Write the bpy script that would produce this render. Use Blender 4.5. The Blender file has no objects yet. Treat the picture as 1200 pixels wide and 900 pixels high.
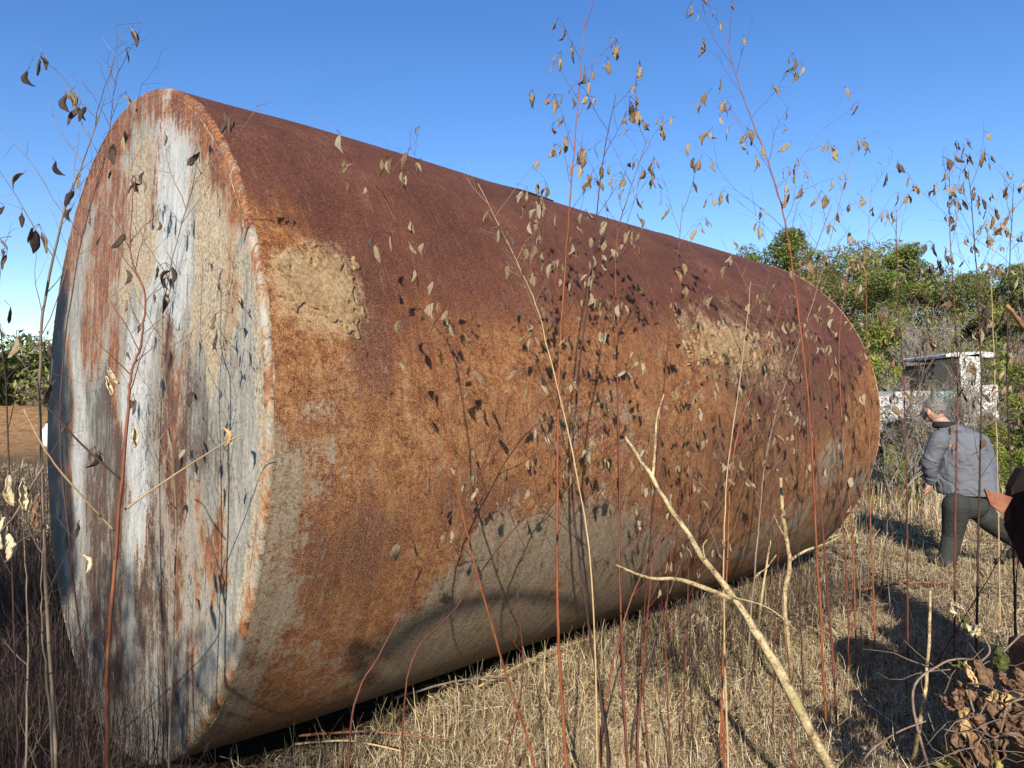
import bpy, math, random
import numpy as np
from mathutils import Vector, Matrix, noise as mnoise
R_ = math.radians
S = bpy.context.scene
COL = S.collection

# ------------------------------------------------------------------ camera, world, sun, exposure
FPX, PITCH, CAMH = 845.7, 0.02, 1.6          # focal length in photo pixels, pitch, eye height
cam = bpy.data.cameras.new('camera'); camo = bpy.data.objects.new('camera', cam); COL.objects.link(camo)
cam.sensor_width = 36; cam.lens = 36 * FPX / 1200; cam.clip_start = 0.05; cam.clip_end = 2000
camo.location = (0, 0, CAMH); camo.rotation_euler = (math.pi / 2 + PITCH, 0, 0)
S.camera = camo
SUN_AZ, SUN_EL = 188.5, 26.5                 # where the sun stands (clockwise from +Y), behind the camera
W = bpy.data.worlds.new('World'); S.world = W; W.use_nodes = True
nt = W.node_tree; bg = nt.nodes['Background']
sky = nt.nodes.new('ShaderNodeTexSky'); sky.sky_type = 'NISHITA'; sky.sun_disc = False
sky.sun_elevation = R_(SUN_EL); sky.sun_rotation = R_(SUN_AZ)
sky.air_density = 1.0; sky.dust_density = 0.1; sky.ozone_density = 1.6; sky.altitude = 100
hs = nt.nodes.new('ShaderNodeHueSaturation'); hs.inputs['Saturation'].default_value = 1.32; hs.inputs['Value'].default_value = 1.24; hs.inputs['Hue'].default_value = .512
nt.links.new(sky.outputs[0], hs.inputs['Color']); nt.links.new(hs.outputs[0], bg.inputs[0]); bg.inputs[1].default_value = 0.098
sl = bpy.data.lights.new('sun', 'SUN'); so = bpy.data.objects.new('sun', sl); COL.objects.link(so)
sl.energy = 5.0; sl.angle = R_(0.53); sl.color = (1.0, 0.92, 0.79)
SD = Vector((-math.sin(R_(SUN_AZ)) * math.cos(R_(SUN_EL)), -math.cos(R_(SUN_AZ)) * math.cos(R_(SUN_EL)), -math.sin(R_(SUN_EL))))
so.rotation_euler = SD.to_track_quat('-Z', 'Y').to_euler()
S.view_settings.view_transform = 'Standard'; S.view_settings.look = 'None'; S.view_settings.exposure = 0.62
S.cycles.max_bounces = 6; S.cycles.transparent_max_bounces = 8

# ------------------------------------------------------------------ helpers
def at(px, py, Y):
    """world point seen at photo pixel (px,py), at distance Y in front of the camera"""
    c, s = math.cos(PITCH), math.sin(PITCH)
    u = (px - 600) / FPX; v = (450 - py) / FPX
    d = Vector((u, c - v * s, s + v * c))
    return Vector((0, 0, CAMH)) + d * (Y / d.y)

def gnd(px, py, z=0.0):
    c, s = math.cos(PITCH), math.sin(PITCH)
    u = (px - 600) / FPX; v = (450 - py) / FPX
    d = Vector((u, c - v * s, s + v * c))
    return Vector((0, 0, CAMH)) + d * ((z - CAMH) / d.z)

def mesh_np(name, V, F, mat=None, smooth=False):
    V = np.asarray(V, dtype=np.float32).reshape(-1, 3)
    me = bpy.data.meshes.new(name)
    if isinstance(F, np.ndarray):
        n, k = F.shape
        me.vertices.add(len(V)); me.vertices.foreach_set('co', V.ravel())
        me.loops.add(n * k); me.loops.foreach_set('vertex_index', F.astype(np.int32).ravel())
        me.polygons.add(n); me.polygons.foreach_set('loop_start', np.arange(0, n * k, k, dtype=np.int32))
        me.update(calc_edges=True)
    else:
        me.from_pydata([tuple(map(float, v)) for v in V], [], F)
    if smooth: me.polygons.foreach_set('use_smooth', np.ones(len(me.polygons), dtype=bool))
    me.update()
    if mat: me.materials.append(mat)
    return me

def link(name, me, parent=None, loc=None):
    o = bpy.data.objects.new(name, me); COL.objects.link(o)
    if parent: o.parent = parent
    if loc is not None: o.location = loc
    return o

def tag(o, label=None, cat=None, group=None, kind=None):
    if label: o['label'] = label
    if cat: o['category'] = cat
    if group: o['group'] = group
    if kind: o['kind'] = kind
    return o

def empty(name, loc=(0, 0, 0), label=None, cat=None, group=None):
    o = bpy.data.objects.new(name, None); COL.objects.link(o); o.location = loc
    o.empty_display_size = 0.1
    return tag(o, label, cat, group)

class MB:
    def __init__(s): s.v = []; s.f = []
    def tube(s, pts, rad, n=6, cap=True):
        pts = [Vector(p) for p in pts]
        if not hasattr(rad, '__len__'): rad = [rad] * len(pts)
        b = len(s.v); up = Vector((0.3, 0.2, 1)).normalized(); prev = None
        for i, p in enumerate(pts):
            t = (pts[min(i + 1, len(pts) - 1)] - pts[max(i - 1, 0)])
            t = t.normalized() if t.length > 1e-9 else Vector((0, 0, 1))
            if prev is None:
                x = t.cross(up if abs(t.dot(up)) < .95 else Vector((1, 0, 0))).normalized()
            else:
                x = (prev - t * prev.dot(t)).normalized()
            prev = x; y = t.cross(x)
            for k in range(n):
                a = 2 * math.pi * k / n
                s.v.append(p + (x * math.cos(a) + y * math.sin(a)) * rad[i])
        for i in range(len(pts) - 1):
            for k in range(n):
                a0 = b + i * n + k; a1 = b + i * n + (k + 1) % n
                s.f.append((a0, a1, a1 + n, a0 + n))
        if cap:
            s.f.append(tuple(b + k for k in range(n))[::-1]); e = b + (len(pts) - 1) * n
            s.f.append(tuple(e + k for k in range(n)))
    def ell(s, c, r, n=10, m=7, rot=None):
        b = len(s.v); c = Vector(c)
        for j in range(m + 1):
            th = math.pi * j / m
            for k in range(n):
                a = 2 * math.pi * k / n
                p = Vector((r[0] * math.sin(th) * math.cos(a), r[1] * math.sin(th) * math.sin(a), r[2] * math.cos(th)))
                if rot is not None: p = rot @ p
                s.v.append(c + p)
        for j in range(m):
            for k in range(n):
                a0 = b + j * n + k; a1 = b + j * n + (k + 1) % n
                s.f.append((a0, a0 + n, a1 + n, a1))
    def box(s, c, d, rot=None):
        b = len(s.v); c = Vector(c)
        for x in (-1, 1):
            for y in (-1, 1):
                for z in (-1, 1):
                    p = Vector((x * d[0] / 2, y * d[1] / 2, z * d[2] / 2))
                    if rot is not None: p = rot @ p
                    s.v.append(c + p)
        for f in ((0, 1, 3, 2), (4, 6, 7, 5), (0, 4, 5, 1), (2, 3, 7, 6), (0, 2, 6, 4), (1, 5, 7, 3)):
            s.f.append(tuple(b + i for i in f))
    def prism(s, outline, ext):
        """outline: list of 3D points, ext: vector of the extrusion"""
        b = len(s.v); n = len(outline); e = Vector(ext)
        s.v += [Vector(p) for p in outline] + [Vector(p) + e for p in outline]
        s.f.append(tuple(b + i for i in range(n))[::-1]); s.f.append(tuple(b + n + i for i in range(n)))
        for i in range(n):
            j = (i + 1) % n
            s.f.append((b + i, b + j, b + n + j, b + n + i))
    def build(s, name, mat, parent=None, smooth=False, bevel=0, origin=None):
        V = s.v
        if origin is not None: V = [p - Vector(origin) for p in V]
        me = bpy.data.meshes.new(name); me.from_pydata([tuple(p) for p in V], [], s.f); me.update()
        if smooth: me.polygons.foreach_set('use_smooth', [True] * len(me.polygons))
        me.materials.append(mat)
        o = link(name, me, parent)
        if origin is not None: o.location = origin
        if bevel:
            m = o.modifiers.new('bevel', 'BEVEL'); m.width = bevel; m.segments = 2; m.limit_method = 'ANGLE'
        return o

# ---- node helpers
class N:
    def __init__(s, name, rough=0.8, spec=0.3):
        s.m = bpy.data.materials.new(name); s.m.use_nodes = True
        s.t = s.m.node_tree; s.b = s.t.nodes['Principled BSDF']
        s.b.inputs['Roughness'].default_value = rough; s.b.inputs['Specular IOR Level'].default_value = spec
        s.tc = None
    def node(s, typ, **k):
        n = s.t.nodes.new(typ)
        for a, v in k.items(): setattr(n, a, v)
        return n
    def put(s, sock, v):
        if hasattr(v, 'is_linked') or isinstance(v, bpy.types.NodeSocket): s.t.links.new(v, sock)
        elif v is not None:
            if hasattr(sock.default_value, '__len__') and hasattr(v, '__len__') and len(v) == 3 and len(sock.default_value) == 4: v = (*v, 1)
            sock.default_value = v
    def coord(s, kind='Object'):
        if s.tc is None: s.tc = s.node('ShaderNodeTexCoord')
        return s.tc.outputs[kind]
    def mapping(s, vec, scale=(1, 1, 1), loc=(0, 0, 0), rot=(0, 0, 0)):
        n = s.node('ShaderNodeMapping'); s.put(n.inputs['Vector'], vec); n.inputs['Scale'].default_value = scale
        n.inputs['Location'].default_value = loc; n.inputs['Rotation'].default_value = rot
        return n.outputs[0]
    def noise(s, vec, scale, detail=4, rough=.6, dist=0, out='Fac'):
        n = s.node('ShaderNodeTexNoise'); s.put(n.inputs['Vector'], vec); n.inputs['Scale'].default_value = scale
        n.inputs['Detail'].default_value = detail; n.inputs['Roughness'].default_value = rough; n.inputs['Distortion'].default_value = dist
        return n.outputs[out]
    def voro(s, vec, scale, feature='F1', out='Distance', rnd=1):
        n = s.node('ShaderNodeTexVoronoi', feature=feature); s.put(n.inputs['Vector'], vec); n.inputs['Scale'].default_value = scale
        n.inputs['Randomness'].default_value = rnd
        return n.outputs[out]
    def math(s, op, a, b=0.0, c=None, clamp=False):
        n = s.node('ShaderNodeMath', operation=op); n.use_clamp = clamp
        s.put(n.inputs[0], a); s.put(n.inputs[1], b)
        if c is not None: s.put(n.inputs[2], c)
        return n.outputs[0]
    def step(s, v, lo, hi, a=0.0, b=1.0):
        n = s.node('ShaderNodeMapRange', interpolation_type='SMOOTHSTEP'); s.put(n.inputs[0], v)
        n.inputs[1].default_value = lo; n.inputs[2].default_value = hi; n.inputs[3].default_value = a; n.inputs[4].default_value = b
        return n.outputs[0]
    def ramp(s, fac, stops):
        n = s.node('ShaderNodeValToRGB'); s.put(n.inputs[0], fac); e = n.color_ramp.elements
        while len(e) < len(stops): e.new(0.5)
        for el, (p, c) in zip(e, stops): el.position = p; el.color = (*c, 1)
        return n.outputs[0]
    def mix(s, fac, a, b, mode='MIX'):
        n = s.node('ShaderNodeMix', data_type='RGBA', blend_type=mode); s.put(n.inputs[0], fac); s.put(n.inputs[6], a); s.put(n.inputs[7], b)
        return n.outputs[2]
    def attr(s, name, out='Fac'):
        n = s.node('ShaderNodeAttribute', attribute_name=name); return n.outputs[out]
    def bump(s, h, strength=.5, dist=.01):
        n = s.node('ShaderNodeBump'); n.inputs['Strength'].default_value = strength; n.inputs['Distance'].default_value = dist
        s.put(n.inputs['Height'], h); s.put(s.b.inputs['Normal'], n.outputs[0]); return n
    def col(s, c): s.put(s.b.inputs['Base Color'], c); return s
    def rnd(s): return s.node('ShaderNodeObjectInfo').outputs['Random']

def simple(name, c0, c1, scale=30, rough=.85, spec=.2, bump=0.3, bd=.003, vec='Object', stretch=(1, 1, 1), rnd=0.0):
    n = N(name, rough, spec); v = n.mapping(n.coord(vec), stretch)
    f = n.noise(v, scale, 5, .65)
    c = n.ramp(f, [(.3, c0), (.7, c1)])
    if rnd:
        h = n.node('ShaderNodeHueSaturation'); n.put(h.inputs['Color'], c)
        n.put(h.inputs['Value'], n.math('MULTIPLY_ADD', n.rnd(), rnd * 2, 1 - rnd)); c = h.outputs[0]
    n.col(c)
    if bump: n.bump(f, bump, bd)
    return n.m

# ------------------------------------------------------------------ terrain height
def clay(x, y):
    """a bare clay bank far off to the left"""
    return 1.3 * np.exp(-((x + 24) / 9.0) ** 2 - ((y - 34) / 6.0) ** 2)
def H(x, y):
    x = np.asarray(x, float); y = np.asarray(y, float)
    r = np.hypot(x, y - 2)
    z = .018 * np.sin(2.1 * x + 1.3 * np.sin(1.7 * y)) + .02 * np.sin(1.6 * y + 1.1 * np.sin(2.3 * x + 1)) + .012 * np.sin(5.3 * x + 4.1 * y) - .015
    z = z + clay(x, y) + np.clip((r - 60) / 200, 0, 1) * 6
    return z

nx = 260
g = np.sinh(np.linspace(-1, 1, nx) * 7.2) / np.sinh(7.2)
gx = g * 520.0 + 1; gy = g * 520.0 + 4
X, Y = np.meshgrid(gx, gy)
V = np.stack([X, Y, H(X, Y)], -1).reshape(-1, 3)
i = np.arange((nx - 1) * (nx - 1)); r_, c_ = i // (nx - 1), i % (nx - 1); a0 = r_ * nx + c_
F = np.stack([a0, a0 + 1, a0 + nx + 1, a0 + nx], 1)
n = N('ground_soil', .95, .1); v = n.coord('Object')
f1 = n.noise(v, 1.3, 6, .6); f2 = n.noise(v, 45, 6, .75); f3 = n.noise(v, 160, 3, .7)
base = n.ramp(f2, [(.3, (.030, .020, .013)), (.5, (.085, .058, .034)), (.68, (.21, .155, .088))])
tuft = n.ramp(n.noise(v, 7, 5, .7), [(.3, (.22, .165, .09)), (.5, (.14, .10, .055)), (.7, (.28, .21, .115))])
sep = n.node('ShaderNodeSeparateXYZ'); n.put(sep.inputs[0], v)
farm = n.step(sep.outputs[1], 7.0, 14.0)
base = n.mix(n.math('MULTIPLY', farm, .75), base, tuft)
vd = n.node('ShaderNodeVectorMath', operation='DISTANCE'); n.put(vd.inputs[0], v); vd.inputs[1].default_value = (-24, 33, 0)
cl = n.step(n.math('ADD', vd.outputs['Value'], n.math('MULTIPLY', f1, 10)), 25, 18)
clayc = n.ramp(n.noise(n.mapping(v, (1, .5, 1)), 5, 8, .85), [(.38, (.16, .085, .04)), (.5, (.38, .205, .085)), (.62, (.60, .37, .17))])
n.col(n.mix(cl, base, clayc)); n.bump(n.math('ADD', f2, f3), .8, .03)
tag(link('ground', mesh_np('ground', V, F, n.m, True)), 'flat field of dry trampled straw coloured grass and soil', kind='structure')

# ------------------------------------------------------------------ the tank
TC = Vector((-1.8084, 3.3836, 1.4999)); TR = 1.5; TL = 5.35; YAW = .7696; TILT = -.0114
TA = Vector((math.cos(YAW) * math.cos(TILT), math.sin(YAW) * math.cos(TILT), math.sin(TILT)))
TH = Vector((math.sin(YAW), -math.cos(YAW), 0)); TU = TH.cross(TA)
tank = empty('storage_tank', (0, 0, 0), 'huge rusty steel storage tank lying on its side across the dry field', 'tank')
TM = Matrix(((TA.x, TH.x, TU.x, TC.x), (TA.y, TH.y, TU.y, TC.y), (TA.z, TH.z, TU.z, TC.z), (0, 0, 0, 1)))
tank.matrix_world = TM                        # local: x along the axis, y towards the camera side, z up
def fbm(x, y, z=0, o=4):
    return mnoise.fractal(Vector((x, y, z)), 1.0, 2.0, o)

def sm(x, a, b):
    t = np.clip((x - a) / (b - a), 0, 1); return t * t * (3 - 2 * t)
def blob(u, v, cu, cv, ru, rv, soft=.35):
    d = np.sqrt(((u - cu) / ru) ** 2 + ((v - cv) / rv) ** 2)
    return sm(d, 1 + soft, 1 - soft)

KN = .022                                     # knuckle radius between end plate and shell
NU, NV = 230, 420
XO = .018                                      # the seam stands right at the end of the shell
us = np.linspace(KN - XO, TL - KN + XO, NU); th = np.linspace(0, 2 * np.pi, NV + 1)[:-1]
U, T = np.meshgrid(us, th, indexing='ij')
dent = np.zeros_like(U)
dent += .010 * np.sin(3 * T + .9 * U) * np.sin(1.1 * U + .4) + .006 * np.sin(5 * T - 1.3 * U + 1)
dent -= .012 * np.exp(-((U - 2.2) / .7) ** 2 - ((T - 1.95) / .25) ** 2)
dent *= sm(U, 0.05, .6) * sm(U, TL - .05, TL - .6)
for uu in (1.83, 3.6):                        # faint girth seams between the plates
    dent += .004 * np.exp(-((U - uu) / .012) ** 2)
RR = TR + dent
V = np.stack([U, RR * np.sin(T), RR * np.cos(T)], -1).reshape(-1, 3)
ii, jj = np.meshgrid(np.arange(NU - 1), np.arange(NV), indexing='ij')
a0 = (ii * NV + jj).ravel(); a1 = (ii * NV + (jj + 1) % NV).ravel()
F = np.stack([a0, a1, a1 + NV, a0 + NV], 1)
u = U; v = np.where(T > np.pi * 1.5, (T - 2 * np.pi) * TR, T * TR)   # arc length from the top, down the camera side
def lerp(x, xs, ys): return np.interp(x, xs, ys)
vb = lerp(u, [0, .15, .25, .32, .42, .5, .8, 1.2, 1.6, 2.0, 2.6, 2.9, 3.3, 4.0, 4.5, 5.3], [1.42, 1.5, 1.70, 2.10, 2.15, 1.95, 1.80, 1.78, 1.72, 1.75, 1.8, 2.1, 2.35, 2.45, 2.3, 1.75])
mar = sm(v, vb + .62, vb - .45)
mar = np.maximum(mar, .62 * blob(u, v, .36, 2.82, .30, .26, .8))
mar = np.maximum(mar, .55 * blob(u, v, .85, 2.66, .40, .14, .8))
mar = np.maximum(mar, .5 * blob(u, v, 3.3, 2.6, 1.0, .35, .8))
mar = np.maximum(mar, .22)
vg = lerp(u, [0, .12, .2, .5, .8, .95, 1.4, 1.7, 2.1, 2.6, 3.4, 4.0, 4.6, 5.3], [2.25, 2.35, 3.0, 3.15, 2.95, 2.74, 2.68, 2.62, 2.8, 2.95, 3.0, 2.8, 2.7, 2.6])
gre = sm(v, vg - .22, vg + .25) * lerp(u, [0, .10, .2, .55, .8, 2.2, 2.8, 5.3], [.75, .62, .36, .42, .85, .8, .52, .52])
gre = np.maximum(gre, .44 * blob(u, v, .17, 2.42, .14, .20))
gre = np.maximum(gre, .30 * blob(u, v, .55, 2.75, .5, .45, .6))
gre = np.maximum(gre, .62 * blob(u, v, 4.45, 2.72, .35, .22))
gre = np.maximum(gre, .42 * blob(u, v, 1.7, 2.40, .5, .2))
dus = .78 * blob(u, v, .20, 1.86, .21, .22, .5)
dus = np.maximum(dus, .60 * blob(u, v, 3.15, 1.88, .95, .30, .7))
dus = np.maximum(dus, .32 * blob(u, v, .2, 2.2, .2, .22, .6))
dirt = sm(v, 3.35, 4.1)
me = mesh_np('shell', V, F, None, True)
for nm, arr in (('maroon', mar), ('grey', gre), ('dust', dus), ('dirt', dirt), ('arc', v), ('axial', u)):
    at_ = me.attributes.new(nm, 'FLOAT', 'POINT'); at_.data.foreach_set('value', arr.astype(np.float32).ravel())

n = N('rusted_shell_steel', .8, .16)
ob = n.coord('Object')
cmb = n.node('ShaderNodeCombineXYZ'); n.put(cmb.inputs[0], n.attr('axial')); n.put(cmb.inputs[1], n.attr('arc'))
uvv = cmb.outputs[0]
nb = n.noise(uvv, 2.6, 8, .72); nm_ = n.noise(uvv, 11, 8, .75); nf = n.noise(ob, 62, 8, .85); nff = n.noise(ob, 260, 4, .8)
run = n.noise(n.mapping(uvv, (16, 1.3, 1)), 1.6, 8, .75)      # streaks that run down round the shell
scr = n.noise(n.mapping(uvv, (22, 2.2, 1), rot=(0, 0, .25)), 2.2, 6, .75)
def ctr(x, k): return n.math('MULTIPLY', n.math('SUBTRACT', x, .5), k)
warp = n.math('ADD', n.math('ADD', ctr(nb, 1.5), ctr(nm_, 1.3)), n.math('ADD', ctr(nf, 1.3), ctr(run, 1.0)))
mixn = n.math('ADD', n.math('MULTIPLY', nf, .62), n.math('ADD', n.math('MULTIPLY', nm_, .42), n.math('MULTIPLY_ADD', nff, .26, -.15)))
orange = n.ramp(mixn, [(.38, (.050, .016, .009)), (.45, (.135, .043, .017)), (.51, (.255, .097, .034)), (.57, (.36, .185, .072)), (.64, (.48, .33, .18))])
deep = n.ramp(n.math('ADD', n.math('MULTIPLY', nb, .35), n.math('ADD', n.math('MULTIPLY', nf, .45), n.math('MULTIPLY', nff, .2))), [(.38, (.034, .012, .008)), (.47, (.082, .027, .017)), (.55, (.130, .046, .029)), (.63, (.24, .125, .08))])
paint = n.ramp(n.math('ADD', n.math('MULTIPLY', nf, .5), n.math('ADD', n.math('MULTIPLY', run, .3), n.math('MULTIPLY', nff, .2))), [(.40, (.070, .042, .024)), (.47, (.195, .148, .098)), (.54, (.295, .25, .185)), (.62, (.40, .36, .29))])
dustc = n.ramp(n.math('MULTIPLY_ADD', nff, .5, n.math('MULTIPLY', nf, .5)), [(.38, (.16, .08, .04)), (.48, (.36, .23, .12)), (.58, (.50, .37, .22))])
mfac = n.step(n.math('ADD', n.attr('maroon'), warp), .26, .76)
gfac = n.step(n.math('ADD', n.attr('grey'), warp), .38, .70)
dfac = n.step(n.math('ADD', n.attr('dust'), n.math('MULTIPLY', warp, .9)), .36, .85)
c = n.mix(mfac, orange, deep)
fine = n.noise(n.mapping(uvv, (60, 3.2, 1), loc=(1, 2, 0)), 1.5, 6, .75)
c = n.mix(n.math('MULTIPLY', n.step(fine, .55, .68), .35), c, (.36, .24, .13))
c = n.mix(n.math('MULTIPLY', n.step(fine, .45, .34), .40), c, (.085, .026, .014))
redrun = n.step(run, .52, .66)
c = n.mix(n.math('MULTIPLY', redrun, .45), c, (.13, .036, .020))
tanrun = n.step(n.noise(n.mapping(uvv, (9, 1.0, 1), loc=(3, 5, 0)), 2.4, 8, .8), .53, .66)
c = n.mix(n.math('MULTIPLY', n.math('MULTIPLY', tanrun, n.step(n.attr('arc'), 1.7, 2.3)), .5), c, (.33, .22, .12))
c = n.mix(n.math('MULTIPLY', gfac, .88), c, paint)
c = n.mix(n.math('MULTIPLY', dfac, .8), c, dustc)
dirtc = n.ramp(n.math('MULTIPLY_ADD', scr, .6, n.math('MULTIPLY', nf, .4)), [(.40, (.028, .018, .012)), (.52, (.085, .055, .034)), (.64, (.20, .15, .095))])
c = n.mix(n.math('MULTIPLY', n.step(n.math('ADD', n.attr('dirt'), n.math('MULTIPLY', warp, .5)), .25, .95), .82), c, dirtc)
low = n.step(n.attr('arc'), 1.5, 2.5)
spk = n.step(n.math('ADD', nff, n.math('MULTIPLY', low, .055)), .56, .64)
c = n.mix(n.math('MULTIPLY', spk, .42), c, (.50, .36, .20))
dspk = n.step(nff, .445, .38)
c = n.mix(n.math('MULTIPLY', dspk, .55), c, (.03, .014, .010))
pit = n.step(n.voro(ob, 9, 'F1'), .05, .02)
c = n.mix(n.math('MULTIPLY', pit, .8), c, (.05, .02, .015))
n.col(c)
hgt = n.math('ADD', n.math('MULTIPLY', nm_, .5), n.math('ADD', n.math('MULTIPLY', nf, .8), n.math('MULTIPLY', nff, .55)))
hgt = n.math('SUBTRACT', hgt, n.math('MULTIPLY', mfac, .15))
n.bump(hgt, .42, .006)
n.put(n.b.inputs['Roughness'], n.math('SUBTRACT', .9, n.math('MULTIPLY', mfac, .15)))
SHELL = n.m
me.materials.append(SHELL)
shell = link('shell', me, tank)

def crust(name, cu, cv, ru, rv, th_, seed, dens):
    """a raised patch of dried mud that follows the shell"""
    rnd = random.Random(seed); nu, nv = 90, 70
    Vv = []; keep = {}
    for i in range(nu + 1):
        for j in range(nv + 1):
            a = -1.3 + 2.6 * i / nu; b = -1.3 + 2.6 * j / nv
            uu = cu + a * ru; vv = cv + b * rv
            d = (abs(a) ** 3 + abs(b) ** 3) ** (1 / 3)
            e = d + .28 * fbm(uu * 4, vv * 4, seed, 5) + .16 * fbm(uu * 17, vv * 17, seed + 3, 3) * dens
            m = max(0, min(1, (1.0 - e) / .16))
            hh = th_ * (m ** .8) * (.75 + .4 * fbm(uu * 22, vv * 22, seed + 9, 4)) if m > 0 else -.02
            t = vv / TR; rr = TR + hh + .004
            if m <= 0: rr = TR - .03
            Vv.append((uu, rr * math.sin(t), rr * math.cos(t))); keep[(i, j)] = m > 0
    Ff = []
    for i in range(nu):
        for j in range(nv):
            if any(keep[(i + p, j + q)] for p in (0, 1) for q in (0, 1)):
                k = i * (nv + 1) + j; Ff.append((k, k + 1, k + nv + 2, k + nv + 1))
    return link(name, mesh_np(name, Vv, Ff, MUD, True), tank)
n = N('dried_mud_crust', .95, .1); ob = n.coord('Object')
f = n.noise(ob, 60, 5, .75); f2 = n.noise(ob, 9, 5, .7)
cc = n.ramp(n.math('MULTIPLY_ADD', f, .65, n.math('MULTIPLY', f2, .35)), [(.36, (.15, .08, .04)), (.48, (.31, .20, .10)), (.60, (.45, .32, .18))])
n.col(cc); n.bump(f, .9, .012); MUD = n.m
o = crust('mud_crust', .20, 1.85, .150, .145, .003, 3, 3.4); o['label'] = 'beige dried mud crust near the end plate'
o = crust('mud_crust', 3.0, 1.88, .42, .12, .0015, 11, 8.5); o['label'] = 'broken beige crust on the far half of the shell'

# --- end plates
def end_plate(name, near):
    rings = np.concatenate([np.linspace(0, TR - KN, 120)]); NA = 420
    ang = np.linspace(0, 2 * np.pi, NA + 1)[:-1]
    Rg, A = np.meshgrid(rings, ang, indexing='ij')
    p = Rg * np.sin(A); q = Rg * np.cos(A)
    x = -.016 * np.cos(Rg / TR * np.pi / 2) + .008 * np.sin(2.3 * p + 1) * np.sin(2 * q)
    x = x * sm(Rg, TR - KN, .8)
    kn = np.linspace(0, np.pi / 2, 9)[1:]
    for k in kn:
        rr = TR - KN + KN * np.sin(k)
        p = np.vstack([p, (rr * np.sin(ang))[None]]); q = np.vstack([q, (rr * np.cos(ang))[None]])
        x = np.vstack([x, np.full((1, NA), KN * (1 - np.cos(k)))])
    nr = p.shape[0]
    x = x - XO
    if not near: x = TL - x
    V = np.stack([x, p, q], -1).reshape(-1, 3)
    ii, jj = np.meshgrid(np.arange(nr - 1), np.arange(NA), indexing='ij')
    a0 = (ii * NA + jj).ravel(); a1 = (ii * NA + (jj + 1) % NA).ravel()
    F = np.stack([a0, a0 + NA, a1 + NA, a1], 1)
    if not near: F = F[:, ::-1]
    me = mesh_np(name, V, F, None, True)
    rad = np.hypot(p, q)
    pw = p + .075 * np.sin(2.1 * q + 1.0) + .05 * np.sin(5.3 * q + 2.2 * p) + .03 * np.sin(11 * q + 4 * p + 1)
    qw = q + .10 * np.sin(7 * p + .6) + .07 * np.sin(17 * p + 2) + .04 * np.sin(37 * p)
    box = lambda x0, x1, q0, q1, s=.08, sq=.2: sm(pw, x0 - s * 1.7, x0 + s * 1.7) * sm(pw, x1 + s * 1.7, x1 - s * 1.7) * sm(qw, q0 - sq, q0 + sq) * sm(qw, q1 + sq, q1 - sq)
    # positions measured on the plate itself: p to the right, q up
    rust = .74 * sm(rad, 1.24, 1.42) * sm(q, .35, .8) * sm(p, -1.2, -.2)
    rust = np.maximum(rust, .85 * sm(rad, 1.05, 1.35) * sm(q, .2, .6) * sm(p, .3, -.1))
    rust = np.maximum(rust, .70 * box(-.62, .02, .15, 1.4))
    rust = np.maximum(rust, .72 * box(-.12, .16, -.5, .6))
    rust = np.maximum(rust, .62 * box(.28, .5, .92, 1.3, .06, .1))
    rust = np.maximum(rust, .80 * box(.60, .98, -.45, .34, .10, .18))
    rust = np.maximum(rust, .66 * box(.95, 1.28, -.55, -.15, .06, .1))
    rust = np.maximum(rust, .68 * box(-.55, .15, -1.3, -.2))
    rust = np.maximum(rust, .74 * box(-1.0, -.78, -.9, .5))
    rust = np.maximum(rust, .56 * box(.2, .85, -1.2, -.35))
    rust = np.maximum(rust, .55 * box(.78, .92, -1.2, -.3, .05))
    rust = np.maximum(rust, .55 * box(1.12, 1.3, .3, .8, .05))
    beige = np.maximum(.8 * box(-.15, .45, .55, 1.38), .8 * box(.82, 1.4, .25, 1.3, .1))
    beige = np.maximum(beige, .62 * sm(rad, 1.38, 1.44) * sm(p, 0, .8))
    rust = np.maximum(rust, .52 * sm(rad, 1.462, 1.475))
    pass
    beige = np.maximum(beige, .5 * box(.3, 1.4, -1.5, -.7))
    beige = np.maximum(beige, .5 * box(.9, 1.4, -.7, .3, .1))
    white = np.maximum(box(.35, .85, .3, 1.42), box(.12, .5, -.6, .5))
    white = np.maximum(white, .7 * box(-.85, -.5, -.6, .6))
    grime_shade = np.maximum(.80 * box(-1.5, -.95, -1.5, .8, .15), .72 * box(-.55, .15, -1.5, .15))  # real grime, and the left edge also darkened for the tree shade there
    grime_shade = np.maximum(grime_shade, .6 * box(-1.5, .9, -1.6, -.75, .1, .3))
    grime_shade = np.maximum(grime_shade, .55 * box(.55, .95, -.5, .3, .1))
    grime_shade = np.maximum(grime_shade, .55 * box(.2, .75, -1.5, -.5))
    grime_shade = np.maximum(grime_shade, .62 * box(.72, 1.3, -.25, .30, .12))
    grime_shade = np.maximum(grime_shade, .55 * box(.35, .6, -1.0, -.2, .1))
    for nm, arr in (('rust', rust), ('beige', beige), ('white', white), ('grime_shade', grime_shade), ('pp', p), ('qq', q)):
        a_ = me.attributes.new(nm, 'FLOAT', 'POINT'); a_.data.foreach_set('value', arr.astype(np.float32).ravel())
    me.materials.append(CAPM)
    return link(name, me, tank)
n = N('painted_end_plate_steel', .6, .35)
ob = n.coord('Object')
cmb = n.node('ShaderNodeCombineXYZ'); n.put(cmb.inputs[0], n.attr('pp')); n.put(cmb.inputs[1], n.attr('qq'))
pq = cmb.outputs[0]
s1 = n.noise(n.mapping(pq, (9, .8, 1)), 1.5, 7, .72)          # long vertical runs
s2 = n.noise(n.mapping(pq, (14, 3.2, 1)), 1.6, 8, .78)        # thin ones
s3 = n.noise(n.mapping(pq, (44, 15, 1)), 2.2, 5, .75)
nf = n.noise(ob, 85, 4, .75); nb = n.noise(pq, 3.5, 6, .7)
def ctr(x, k): return n.math('MULTIPLY', n.math('SUBTRACT', x, .5), k)
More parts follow.
